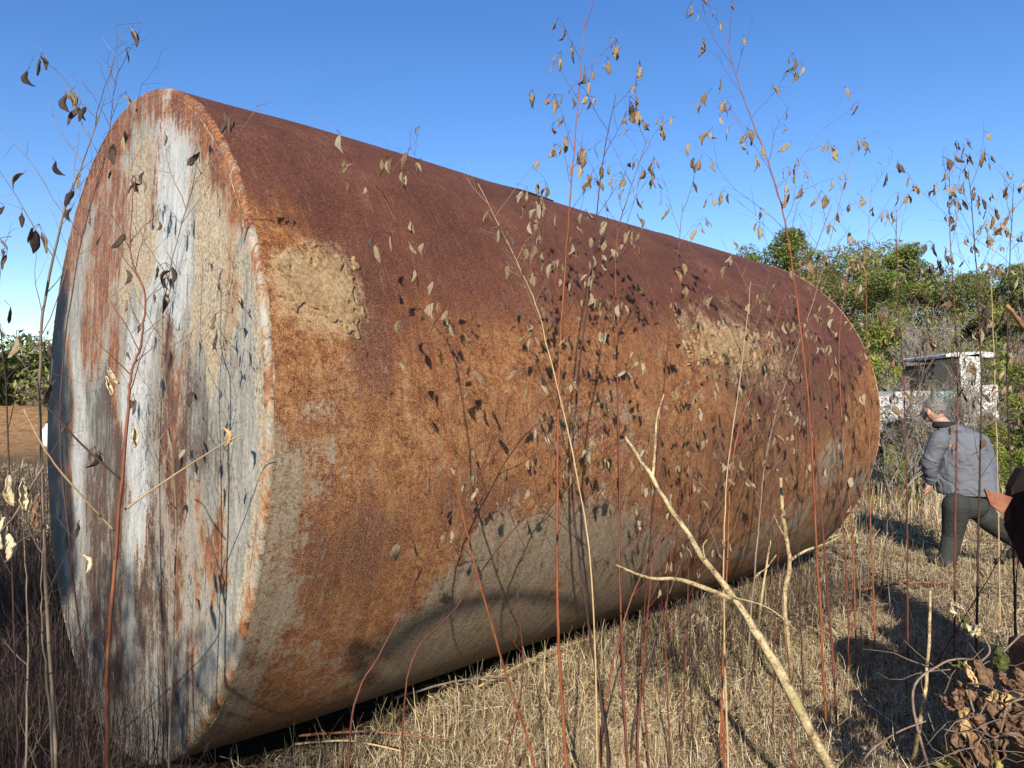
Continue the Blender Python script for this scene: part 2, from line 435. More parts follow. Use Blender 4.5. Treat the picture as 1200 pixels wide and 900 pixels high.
nff = n.noise(ob, 240, 4, .8)
ni = n.noise(n.mapping(pq, (1, .45, 1)), 26, 8, .8)
w = n.math('ADD', n.math('ADD', ctr(s1, 1.5), ctr(s2, 1.1)), n.math('ADD', n.math('ADD', ctr(nf, 1.3), ctr(ni, 1.5)), ctr(nb, 1.1)))
pa = n.ramp(n.math('MULTIPLY_ADD', s2, .6, n.math('MULTIPLY', nf, .4)), [(.36, (.11, .10, .08)), (.5, (.26, .245, .21)), (.62, (.40, .38, .33))])
wh = n.ramp(n.math('MULTIPLY_ADD', s2, .7, n.math('MULTIPLY', nf, .3)), [(.36, (.22, .22, .21)), (.5, (.40, .40, .38)), (.62, (.53, .52, .485))])
c = n.mix(n.step(n.math('ADD', n.attr('white'), n.math('MULTIPLY', w, .6)), .35, .8), pa, wh)
be = n.ramp(nf, [(.38, (.19, .125, .065)), (.5, (.37, .28, .165)), (.62, (.52, .43, .29))])
c = n.mix(n.math('MULTIPLY', n.step(n.math('ADD', n.attr('beige'), n.math('MULTIPLY', w, .8)), .42, .78), .85), c, be)
ru = n.ramp(n.math('MULTIPLY_ADD', nf, .55, n.math('MULTIPLY', s2, .45)), [(.38, (.050, .018, .011)), (.47, (.13, .042, .02)), (.54, (.26, .10, .035)), (.64, (.42, .24, .10))])
hz = n.math('MULTIPLY', n.step(n.math('ADD', n.attr('rust'), n.math('MULTIPLY', w, 1.0)), .25, .7), .45)
c = n.mix(hz, c, (.30, .17, .08))
c = n.mix(n.step(n.math('ADD', n.attr('rust'), w), .58, .66), c, ru)
gr = n.math('MULTIPLY', n.step(n.math('ADD', n.attr('grime_shade'), n.math('MULTIPLY', w, .9)), .38, .72), .78)
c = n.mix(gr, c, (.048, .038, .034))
fl = n.math('MULTIPLY', n.step(n.math('MULTIPLY_ADD', n.math('SUBTRACT', nb, .5), .5, s3), .575, .62), .8)
c = n.mix(fl, c, (.055, .036, .028))
fl2 = n.math('MULTIPLY', n.step(n.noise(n.mapping(pq, (46, 1.0, 1), loc=(2, 7, 0)), 1.3, 5, .7), .61, .66), .8)
c = n.mix(fl2, c, (.05, .035, .03))
n.col(c)
n.bump(n.math('ADD', n.math('MULTIPLY', s3, .4), n.math('ADD', nf, n.math('MULTIPLY', s2, .3))), .28, .004)
CAPM = n.m
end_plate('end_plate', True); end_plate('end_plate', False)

# --- crusty weld bead between end plate and shell
def bead(name, x0, r0, thick, seed):
    NA, NS = 900, 8; Vv = np.zeros((NA, NS, 3))
    for i in range(NA):
        a = 2 * math.pi * i / NA; p, q = math.sin(a), math.cos(a)
        t = thick * (.55 + .7 * abs(fbm(p * 12, q * 12, seed, 4)) + .3 * fbm(p * 60, q * 60, seed + 2, 3))
        wob = .004 * fbm(p * 5, q * 5, seed + 5, 3)
        for k in range(NS):
            b = 2 * math.pi * k / NS
            rr = r0 + wob + t * .45 * math.cos(b); xx = x0 + t * 1.1 * math.sin(b) + wob
            Vv[i, k] = (xx, rr * p, rr * q)
    ii, jj = np.meshgrid(np.arange(NA), np.arange(NS), indexing='ij')
    i1 = (ii + 1) % NA; j1 = (jj + 1) % NS
    F = np.stack([(ii * NS + jj).ravel(), (ii * NS + j1).ravel(), (i1 * NS + j1).ravel(), (i1 * NS + jj).ravel()], 1)
    return link(name, mesh_np(name, Vv.reshape(-1, 3), F, WELD, True), tank)
n = N('crusted_weld', .9, .15); ob = n.coord('Object')
f = n.noise(ob, 55, 5, .8); f2 = n.noise(ob, 6, 4, .6)
c = n.ramp(f, [(.36, (.16, .07, .03)), (.5, (.34, .22, .11)), (.62, (.52, .43, .29))])
c = n.mix(n.step(f2, .5, .66), c, n.ramp(f, [(.3, (.12, .04, .02)), (.6, (.32, .13, .05))]))
n.col(c); n.bump(f, .8, .008); WELD = n.m
bead('weld_bead', -.016, TR - .030, .005, 1.0)
bead('weld_bead', KN - XO + .003, TR - .002, .006, 7.0)
bead('weld_bead', TL - KN + XO - .006, TR + .001, .009, 17.0)

# a small lump of weld and a bolt stub on the shell
mb = MB(); mb.ell((.40, TR * math.sin(2.05) + .004, TR * math.cos(2.05)), (.028, .02, .022), 10, 6); mb.ell((.26, TR * math.sin(2.2) + .004, TR * math.cos(2.2)), (.02, .018, .02), 10, 6)
# top fittings seen as a dark low ridge on the skyline
def on_shell(uu, vv, h=0): t = vv / TR; return Vector((uu, (TR + h) * math.sin(t), (TR + h) * math.cos(t)))
mb = MB(); mb.tube([on_shell(1.93, .52, .006), on_shell(2.15, .50, .010), on_shell(2.42, .48, .006)], [.006, .011, .006], 6)
DARK = simple('blackened_steel', (.02, .014, .012), (.06, .035, .025), 40, .8)
mb.build('lifting_lug_stub', DARK, tank, True)

# ------------------------------------------------------------------ grass
def blades(name, P, length, width, lean, mat, seed, up=.3, seg=3, curl=.6, zfun=True):
    """tapering curved strips; P: (n,2) positions"""
    rg = np.random.default_rng(seed); n = len(P)
    L = length * rg.uniform(.5, 1.3, n); Wd = width * rg.uniform(.6, 1.4, n)
    az = rg.uniform(0, 2 * np.pi, n)
    el = np.arcsin(np.clip(rg.normal(up, lean, n), -.05, .98))
    dirx, diry = np.cos(az), np.sin(az)
    side = np.stack([-diry, dirx, np.zeros(n)], 1)
    tw = rg.uniform(-1, 1, n)[:, None]; side = side + np.array([0, 0, 1]) * tw; side /= np.linalg.norm(side, axis=1)[:, None]
    base = np.stack([P[:, 0], P[:, 1], H(P[:, 0], P[:, 1]) - .004 + rg.uniform(0, .035, n) * (el < .4)], 1)
    pts = [base]; e = el.copy(); a = az.copy(); ce = rg.normal(-.15, curl, n); ca = rg.normal(0, curl, n)
    for k in range(seg):
        d = np.stack([np.cos(a) * np.cos(e), np.sin(a) * np.cos(e), np.sin(e)], 1)
        nxt = pts[-1] + d * (L / seg)[:, None]
        nxt[:, 2] = np.maximum(nxt[:, 2], H(nxt[:, 0], nxt[:, 1]) + .004)
        pts.append(nxt); e = e + ce / seg * 2; a = a + ca / seg * 2
    ws = np.linspace(1, .25, seg + 1)
    VV = np.zeros((n, (seg + 1) * 2, 3), np.float32)
    for k in range(seg + 1):
        off = side * (Wd * ws[k] / 2)[:, None]
        VV[:, 2 * k] = pts[k] - off; VV[:, 2 * k + 1] = pts[k] + off
    b = (np.arange(n) * (seg + 1) * 2)[:, None]
    Fs = [np.concatenate([b + 2 * k, b + 2 * k + 1, b + 2 * k + 3, b + 2 * k + 2], 1) for k in range(seg)]
    F = np.stack(Fs, 1).reshape(-1, 4)
    me = mesh_np(name, VV.reshape(-1, 3), F, mat)
    at2 = me.attributes.new('rv', 'FLOAT', 'POINT'); at2.data.foreach_set('value', np.repeat(rg.random(n).astype(np.float32), (seg + 1) * 2))
    return me

def straw(name, stops, transl=0.15):
    n = N(name, .75, .25); r = n.attr('rv')
    big = n.noise(n.coord('Object'), 1.6, 4, .6)
    n.col(n.ramp(n.math('ADD', n.math('MULTIPLY', r, .75), n.math('MULTIPLY', big, .25)), stops))
    return n.m
STRAW = straw('dry_straw', [(.1, (.07, .043, .025)), (.28, (.22, .15, .075)), (.5, (.36, .27, .155)), (.72, (.51, .41, .25)), (.9, (.64, .55, .38))])
STRAWG = straw('green_grass', [(.2, (.16, .19, .05)), (.8, (.32, .33, .12))])
WEEDY = straw('purple_brown_weed', [(.2, (.016, .010, .010)), (.5, (.042, .027, .024)), (.8, (.085, .055, .042)), (.96, (.18, .125, .085))])

def wedge(n, y0, y1, rg, l=-.78, r=.78, pad=.4):
    """ground positions inside the camera's view, denser near"""
    t = rg.random(n); y = y0 * (y1 / y0) ** t
    x = (l + (r - l) * rg.random(n)) * y + rg.uniform(-pad, pad, n)
    return np.stack([x, y], 1)
rg = np.random.default_rng(5)
def off_tank(P, m=.05):
    """drop blades that would stand inside the tank"""
    d = P - np.array([TC.x, TC.y]); uu = d @ np.array([TA.x, TA.y]); hh = d @ np.array([TH.x, TH.y])
    return ~((uu > -.05) & (uu < TL + .05) & (np.abs(hh) < .62))
def clear_under(P):
    d = P - np.array([TC.x, TC.y]); uu = d @ np.array([TA.x, TA.y]); hh = d @ np.array([TH.x, TH.y])
    return (uu > -.02) & (uu < TL + .02) & (np.abs(hh) < 1.15)
P = wedge(150000, 2.6, 8.5, rg, -.35, .8); P = P[off_tank(P)]
me = blades('dry_grass', P, .10, .0042, .22, STRAW, 1, up=.15, curl=1.1)
tag(link('dry_grass', me), 'matted straw coloured dead grass lying in front of the tank', 'grass', kind='stuff')
P = wedge(60000, 2.6, 9.5, rg, -.3, .8); k = rg.random(len(P)) < .3 + .7 * (np.sin(P[:, 0] * 3.1 + 2 * np.sin(P[:, 1] * 2)) > .1); P = P[k & off_tank(P) & ~clear_under(P)]
me = blades('upright_grass', P, .13, .0034, .25, STRAW, 2, up=.7, curl=.7)
tag(link('upright_grass', me), 'thin upright tufts of dry grass among the matted straw', 'grass', kind='stuff')
P = wedge(90000, 8, 34, rg, -.8, .82); P = P[off_tank(P)]; P = P[~((P[:, 0] < -5) & (P[:, 1] > 17))]
me = blades('far_grass', P, .20, .014, .25, STRAW, 3, up=.55, seg=2)
tag(link('far_grass', me), 'pale dry grass of the open field beyond the tank', 'grass', kind='stuff')
c0 = gnd(800, 805); P = np.stack([c0.x + rg.normal(0, .10, 260), c0.y + rg.normal(0, .10, 260)], 1)
c1 = gnd(905, 770); P2 = np.stack([c1.x + rg.normal(0, .12, 160), c1.y + rg.normal(0, .1, 160)], 1)
me = blades('green_grass', np.concatenate([P, P2]), .08, .005, .2, STRAWG, 4, up=.7, curl=.5)
tag(link('green_grass', me), 'small tufts of fresh green grass in the straw near the tank', 'grass', kind='stuff')

rgl = np.random.default_rng(21); nL = 2600; P = wedge(nL, 2.7, 9, rgl, -.35, .8); P = P[off_tank(P) & ~clear_under(P)]
nL = len(P); zz = H(P[:, 0], P[:, 1]) + rgl.uniform(.01, .06, nL); cc0 = np.stack([P[:, 0], P[:, 1], zz], 1)
aa = rgl.uniform(0, 6.28, nL); Ls = rgl.uniform(.010, .030, nL); dx = np.stack([np.cos(aa), np.sin(aa), rgl.normal(0, .5, nL)], 1); dyv = np.stack([-np.sin(aa), np.cos(aa), rgl.normal(0, .5, nL)], 1)
VV = np.stack([cc0 - dx * Ls[:, None], cc0 + dyv * Ls[:, None] * .45 + np.array([0, 0, .004]), cc0 + dx * Ls[:, None] + np.array([0, 0, .006]), cc0 - dyv * Ls[:, None] * .45], 1).reshape(-1, 3)
LIT = straw('leaf_litter', [(.2, (.05, .03, .02)), (.5, (.16, .09, .05)), (.8, (.38, .26, .14)), (.95, (.6, .48, .3))])
me = mesh_np('leaf_litter', VV, np.arange(nL * 4).reshape(-1, 4), LIT); a_ = me.attributes.new('rv', 'FLOAT', 'POINT'); a_.data.foreach_set('value', np.repeat(rgl.random(nL), 4).astype(np.float32))
tag(link('leaf_litter', me), 'small dead leaves scattered over the dry grass', 'leaf litter', kind='stuff')
P = wedge(14000, 2.6, 9, rgl, -.3, .8); k = (np.sin(P[:, 0] * 2.3 + 1.7 * np.sin(P[:, 1] * 3.1)) + rgl.normal(0, .35, len(P))) > .45; P = P[k & off_tank(P) & ~clear_under(P)]
DKW = straw('dark_dead_weed', [(.2, (.03, .02, .015)), (.6, (.09, .06, .04)), (.9, (.2, .14, .09))])
tag(link('dead_weed_tufts', blades('dead_weed_tufts', P, .15, .004, .35, DKW, 31, up=.5, curl=1.2)), 'dark dead weed tufts in patches among the straw', 'dead weeds', kind='stuff')

P = wedge(7000, 2.6, 10, rgl, -.35, .8); P = P[off_tank(P) & ~clear_under(P)]
tag(link('long_straw', blades('long_straw', P, .30, .0042, .18, STRAW, 33, up=.12, seg=5, curl=1.0)), 'long pale straws lying tangled over the short grass', 'straw', kind='stuff')
t = rgl.random(2600); d_ = rgl.normal(1.02, .14, 2600)
P = np.array([TC.x, TC.y]) + np.outer(.2 + t * 5.2, [TA.x, TA.y]) + np.outer(d_, [TH.x, TH.y])
tag(link('foot_grass', blades('foot_grass', P, .24, .004, .3, STRAW, 34, up=.75, seg=4, curl=.7)), 'longer dry grass left standing along the foot of the tank', 'grass', kind='stuff')

# dark twiggy weeds at the foot of the end plate, left
def twiggy(name, P, h0, mat, seed, w=.0035, twigs=7):
    rg = np.random.default_rng(seed); n = len(P)
    VV = []; FF = []; RV = []; cnt = 0
    base = np.stack([P[:, 0], P[:, 1], H(P[:, 0], P[:, 1])], 1)
    hh = h0 * rg.uniform(.45, 1.15, n); az = rg.uniform(0, 6.28, n); ln = rg.normal(0, .16, n)
    rv = rg.random(n)
    def strips(a, b, c, w0, rvv):
        nonlocal cnt
        m = len(a); d = b - a; phi = rg.uniform(0, 6.28, m)
        s = np.stack([np.cos(phi), np.sin(phi), np.zeros(m)], 1)
        w1 = w0[:, None] if hasattr(w0, '__len__') else w0
        A = np.stack([a - s * w1 / 2, a + s * w1 / 2, b - s * w1 * .4, b + s * w1 * .4, c - s * w1 * .15, c + s * w1 * .15], 1)
        VV.append(A.reshape(-1, 3)); k = cnt + np.arange(m)[:, None] * 6
        FF.append(np.concatenate([np.concatenate([k, k + 1, k + 3, k + 2], 1), np.concatenate([k + 2, k + 3, k + 5, k + 4], 1)]))
        RV.append(np.repeat(rvv, 6)); cnt += m * 6
    d = np.stack([np.cos(az) * ln, np.sin(az) * ln, np.ones(n)], 1)
    mid = base + d * hh[:, None] * .5; top = mid + (d + rg.normal(0, .12, (n, 3))) * hh[:, None] * .5
    strips(base, mid, top, w * rg.uniform(.7, 1.4, n), rv)
    for q in range(twigs):
        t = rg.uniform(.25, .95, n)[:, None]
        a = np.where(t < .5, base + (mid - base) * t * 2, mid + (top - mid) * (t * 2 - 1))
        pa = rg.uniform(0, 6.28, n); e = rg.uniform(.3, 1.2, n)
        dd = np.stack([np.cos(pa) * np.cos(e), np.sin(pa) * np.cos(e), np.sin(e)], 1); l = (hh * rg.uniform(.08, .3, n))[:, None]
        b = a + dd * l * .5; c = b + (dd + rg.normal(0, .35, (n, 3))) * l * .5
        strips(a, b, c, w * .55, rv)
    me = mesh_np(name, np.concatenate(VV), np.concatenate(FF), mat)
    a_ = me.attributes.new('rv', 'FLOAT', 'POINT'); a_.data.foreach_set('value', np.concatenate(RV).astype(np.float32))
    return me
def in_front_of_cap(P, gap=.03):
    d = P - np.array([TC.x, TC.y]); uu = d @ np.array([TA.x, TA.y]); hh = d @ np.array([TH.x, TH.y])
    return (uu < -gap) | (np.abs(hh) > 1.6) | (uu > TL + gap)
P = np.stack([rg.uniform(-4.2, -.95, 5200), rg.uniform(1.9, 5.6, 5200)], 1)
dlim = P[:, 0] / P[:, 1]
P = P[in_front_of_cap(P) & (dlim < -.42 + .1 * rg.random(len(P)))]
tag(link('twiggy_undergrowth', twiggy('twiggy_undergrowth', P, .55, WEEDY, 7)), 'dark purple brown twiggy weeds crowding the foot of the pale end plate', 'undergrowth', kind='stuff')
P = np.stack([rg.uniform(-11, -2.6, 5000), rg.uniform(4.5, 12.5, 5000)], 1); P = P[(P[:, 0] / P[:, 1] < -.5)]
tag(link('weedy_field', twiggy('weedy_field', P, .55, WEEDY, 8, .008, 5)), 'tall brown weeds covering the field left of the tank', 'undergrowth', kind='stuff')
# low dark brush along the tank's foot
t = rg.random(1500); d = rg.uniform(.75, 1.6, 1500)
P = np.array([TC.x, TC.y]) + np.outer(2.2 + t * 3.3, [TA.x, TA.y]) + np.outer(d, [TH.x, TH.y])
tag(link('low_brush', twiggy('low_brush', P, .22, WEEDY, 9, .004, 6)), 'low dark brush in the shade along the far foot of the tank', 'undergrowth', kind='stuff')
# taller straw weeds in the middle distance, right of the tank
P = wedge(1900, 8.5, 22, rg, .42, .8)
tag(link('straw_weeds', twiggy('straw_weeds', P, .45, STRAW, 10, .009, 5)), 'thin straw coloured weeds standing round the walking man and beyond', 'undergrowth', kind='stuff')

# ------------------------------------------------------------------ weeds with pods
def stem_mat(name, c0, c1):
    return simple(name, c0, c1, 35, .6, .35, .25, .002, stretch=(1, 1, .25), rnd=.2)
SM = {
 'orange': stem_mat('orange_red_stem', (.13, .032, .012), (.27, .090, .036)),
 'red': stem_mat('red_brown_stem', (.075, .020, .013), (.17, .052, .032)),
 'dark': stem_mat('dark_stem', (.025, .013, .012), (.08, .04, .03)),
 'tan': stem_mat('tan_stem', (.32, .20, .10), (.50, .36, .20)),
 'grey': stem_mat('grey_brown_stem', (.10, .07, .05), (.24, .18, .13)),
}
n = N('papery_seed_pod', .8, .2); ob = n.coord('Object')
f = n.noise(n.mapping(ob, (1, 1, .22)), 13, 5, .8)
f2 = n.math('ADD', n.math('MULTIPLY', ctr(f, 2.6), .45), n.math('MULTIPLY_ADD', n.rnd(), .45, .28))
n.col(n.ramp(f2, [(.16, (.10, .055, .028)), (.34, (.34, .21, .105)), (.55, (.58, .42, .245)), (.8, (.76, .64, .46))])); n.bump(f, .8, .08)
PODM = n.m
n = N('dark_seed_pod', .8, .2); ob = n.coord('Object'); f = n.noise(n.mapping(ob, (1, 1, .22)), 13, 5, .8)
n.col(n.ramp(n.math('ADD', n.math('MULTIPLY', f, .6), n.math('MULTIPLY', n.rnd(), .4)), [(.3, (.03, .02, .016)), (.6, (.09, .06, .045)), (.85, (.3, .22, .15))]))
PODD = n.m
def pod_mesh(seed, L=1.0, mat=PODM):
    """flat dried pod hanging from its stalk: two papery valves, bent and twisted"""
    r = random.Random(seed); mb = MB(); S_, K = 9, 8
    bend = r.uniform(-.28, .28); tw = r.uniform(-1.3, 1.3); wd = r.uniform(.14, .21); thk = r.uniform(.03, .06); cup = r.uniform(-.10, .10)
    open_ = r.random() < .35
    for i in range(S_ + 1):
        t = i / S_; w = wd * (math.sin(math.pi * min(1, t * 1.0 + .0)) ** .62 if 0 < t < 1 else .06) * (1.12 - .25 * t)
        w = max(w, .012)
        cx = bend * math.sin(math.pi * t); a = tw * t
        for k in range(K):
            b = 2 * math.pi * k / K
            x = w * math.cos(b) * (1 + .12 * math.sin(11 * t + seed + (2 if math.cos(b) > 0 else 0))); y = thk * math.sin(b) * (w / wd) + cup * (x / wd) ** 2 + .022 * math.sin(9 * t + 2.3 * k + seed)
            if open_ and k in (1, 2): y -= thk * .9
            mb.v.append(Vector((cx + x * math.cos(a) - y * math.sin(a), x * math.sin(a) + y * math.cos(a), -t * L)))
    for i in range(S_):
        for k in range(K):
            a0 = i * K + k; a1 = i * K + (k + 1) % K; mb.f.append((a0, a1, a1 + K, a0 + K))
    mb.f.append(tuple(range(K))[::-1]); mb.f.append(tuple(S_ * K + k for k in range(K)))
    me = bpy.data.meshes.new('seed_pod'); me.from_pydata([tuple(p) for p in mb.v], [], mb.f); me.update()
    me.polygons.foreach_set('use_smooth', [True] * len(me.polygons)); me.materials.append(mat); return me
PODS = [pod_mesh(s) for s in range(16)]; PODSD = [pod_mesh(s + 40, 1, PODD) for s in range(5)]

def yeq(px):
    """distance at which the line of sight at this column meets the side of the tank (its widest line)"""
    k = (px - 600) / FPX
    e0 = TC + TH * TR
    s = (k * e0.y - e0.x) / (TA.x - k * TA.y)
    if s < 0: # in front of the end plate
        c = TC; q = (k * c.y - c.x) / (TH.x - k * TH.y); return c.y + TH.y * q
    if s > TL: return 99
    return e0.y + TA.y * s

def spline(pts, m=6):
    out = []; P = [pts[0]] + list(pts) + [pts[-1]]
    for i in range(1, len(P) - 2):
        p0, p1, p2, p3 = P[i - 1], P[i], P[i + 1], P[i + 2]
        for k in range(m):
            t = k / m
            out.append(.5 * ((2 * p1) + (p2 - p0) * t + (2 * p0 - 5 * p1 + 4 * p2 - p3) * t * t + (3 * p1 - p0 - 3 * p2 + p3) * t ** 3))
    out.append(pts[-1]); return out

def clip_pt(p):
    """keep a twig outside the tank"""
    d = p - TC; uu = d.dot(TA)
    if uu < -.03 or uu > TL + .03: return p
    ra = d - TA * uu; r = ra.length
    if r < TR + .03:
        if uu < .25 and r < TR - .1 and False: return p
        return TC + TA * uu + ra * ((TR + .03) / max(r, 1e-6))
    return p

NPOD = [0]
def weed(label, px, depth, r0=.006, mat='red', nb=8, pods=10, t0=.35, bl=.45, seed=0, psize=.05, dark=False, name='tall_weed', group='dry weeds with hanging seed pods', front=.12, top=None, podt=None, spread=1.0):
    rd = random.Random(seed * 7 + 1)
    pts = []
    m = len(px)
    for i, p in enumerate(px):
        Y = depth if not hasattr(depth, '__len__') else depth[0] + (depth[1] - depth[0]) * i / (m - 1)
        Y = min(Y, yeq(p[0]) - front)
        pts.append(at(p[0], p[1], Y))
    b = pts[0].copy(); gz = float(H(b.x, b.y))
    if b.z > gz + .01: pts.insert(0, Vector((b.x + rd.uniform(-.02, .02), b.y, gz - .02)))
    sp = spline(pts, 7)
    # natural small kinks
    for k in range(1, len(sp) - 1):
        sp[k] = sp[k] + Vector((rd.gauss(0, .0012), rd.gauss(0, .0015), 0))
    nn = len(sp); root = empty(name, sp[0], label, 'weed', group)
    rads = [r0 * 1.12 * (1 - .80 * (k / (nn - 1)) ** 1.2) for k in range(nn)]
    mb = MB(); mb.tube(sp, rads, 6)
    for k in range(3, nn - 2, 5):   # nodes
        mb.ell(sp[k], (rads[k] * 1.1,) * 3, 6, 4)
    st = mb.build('stem', SM[mat], root, True); st.location = -sp[0]
    bmat = SM['dark'] if mat in ('dark',) else SM['red' if mat in ('orange', 'red') else 'grey']
    podlist = []
    for q in range(nb):
        t = t0 + (1 - t0) * (q + rd.random() * .8) / nb; k = min(nn - 2, int(t * (nn - 1)))
        p = sp[k]; tan = (sp[k + 1] - sp[k]).normalized()
        side = 1 if (q + seed) % 2 else -1
        out = Vector((side * rd.uniform(.5, 1.0), rd.uniform(-.55, .35), rd.uniform(.2, .9))).normalized()
        L = bl * rd.uniform(.45, 1.15) * (1.15 - .6 * t)
        d = (tan * .55 + out * .8).normalized(); bp = [p]
        segs = 7
        for s in range(segs):
            d = (d + Vector((rd.gauss(0, .10), rd.gauss(0, .10), rd.gauss(.05, .09)))).normalized()
            bp.append(clip_pt(bp[-1] + d * L / segs))
        rb = max(rads[k] * .42, .0014)
        bb = MB(); bb.tube(bp, [rb * (1 - .75 * s / segs) for s in range(segs + 1)], 4)
        tips = [(bp[-1], d)]
        for s in range(2, segs + 1):
            if rd.random() < .75:
                e = (d + Vector((rd.gauss(0, .8), rd.gauss(0, .5), rd.gauss(-.05, .5)))).normalized(); tl = L * rd.uniform(.15, .42)
                m1 = clip_pt(bp[s] + e * tl * .5); e2 = (e + Vector((rd.gauss(0, .2), 0, rd.gauss(0, .3)))).normalized()
                m2 = clip_pt(m1 + e2 * tl * .5)
                bb.tube([bp[s], m1, m2], [rb * .5, rb * .38, rb * .2], 3, False); tips.append((m2, e2))
        podlist.append((bb, tips, p))
    tot = sum(len(x[1]) for x in podlist) or 1
    chance = pods / tot
    for bb, tips, p in podlist:
        hang = []
        for tp, e in tips:
            if rd.random() < chance:
                for c in range(rd.choice((1, 1, 1, 2, 2, 3))):
                    a = tp + Vector((rd.gauss(0, .010), rd.gauss(0, .010), 0)); bpt = a + Vector((rd.gauss(0, .008), rd.gauss(0, .008), -rd.uniform(.008, .025)))
                    bb.tube([tp, bpt], [.0011, .0008], 3, False); hang.append(bpt)
        bo = bb.build('branch', bmat, root, False, origin=None); bo.location = -sp[0]
        for hpt in hang:
            if (clip_pt(hpt + Vector((0, 0, -.04))) - (hpt + Vector((0, 0, -.04)))).length > 1e-5:
                hpt = hpt + TH * .04
            po = link('seed_pod', rd.choice(PODSD if (dark and rd.random() < .75) or rd.random() < .06 else PODS), bo)
            s_ = psize * rd.uniform(.45, 1.12)
            po.scale = (s_ * rd.uniform(.8, 1.25), s_ * rd.uniform(.8, 1.3), s_)
            po.rotation_euler = (rd.gauss(0, .3), rd.gauss(0, .32), rd.uniform(0, 6.28)); po.location = hpt
            NPOD[0] += 1
    return root

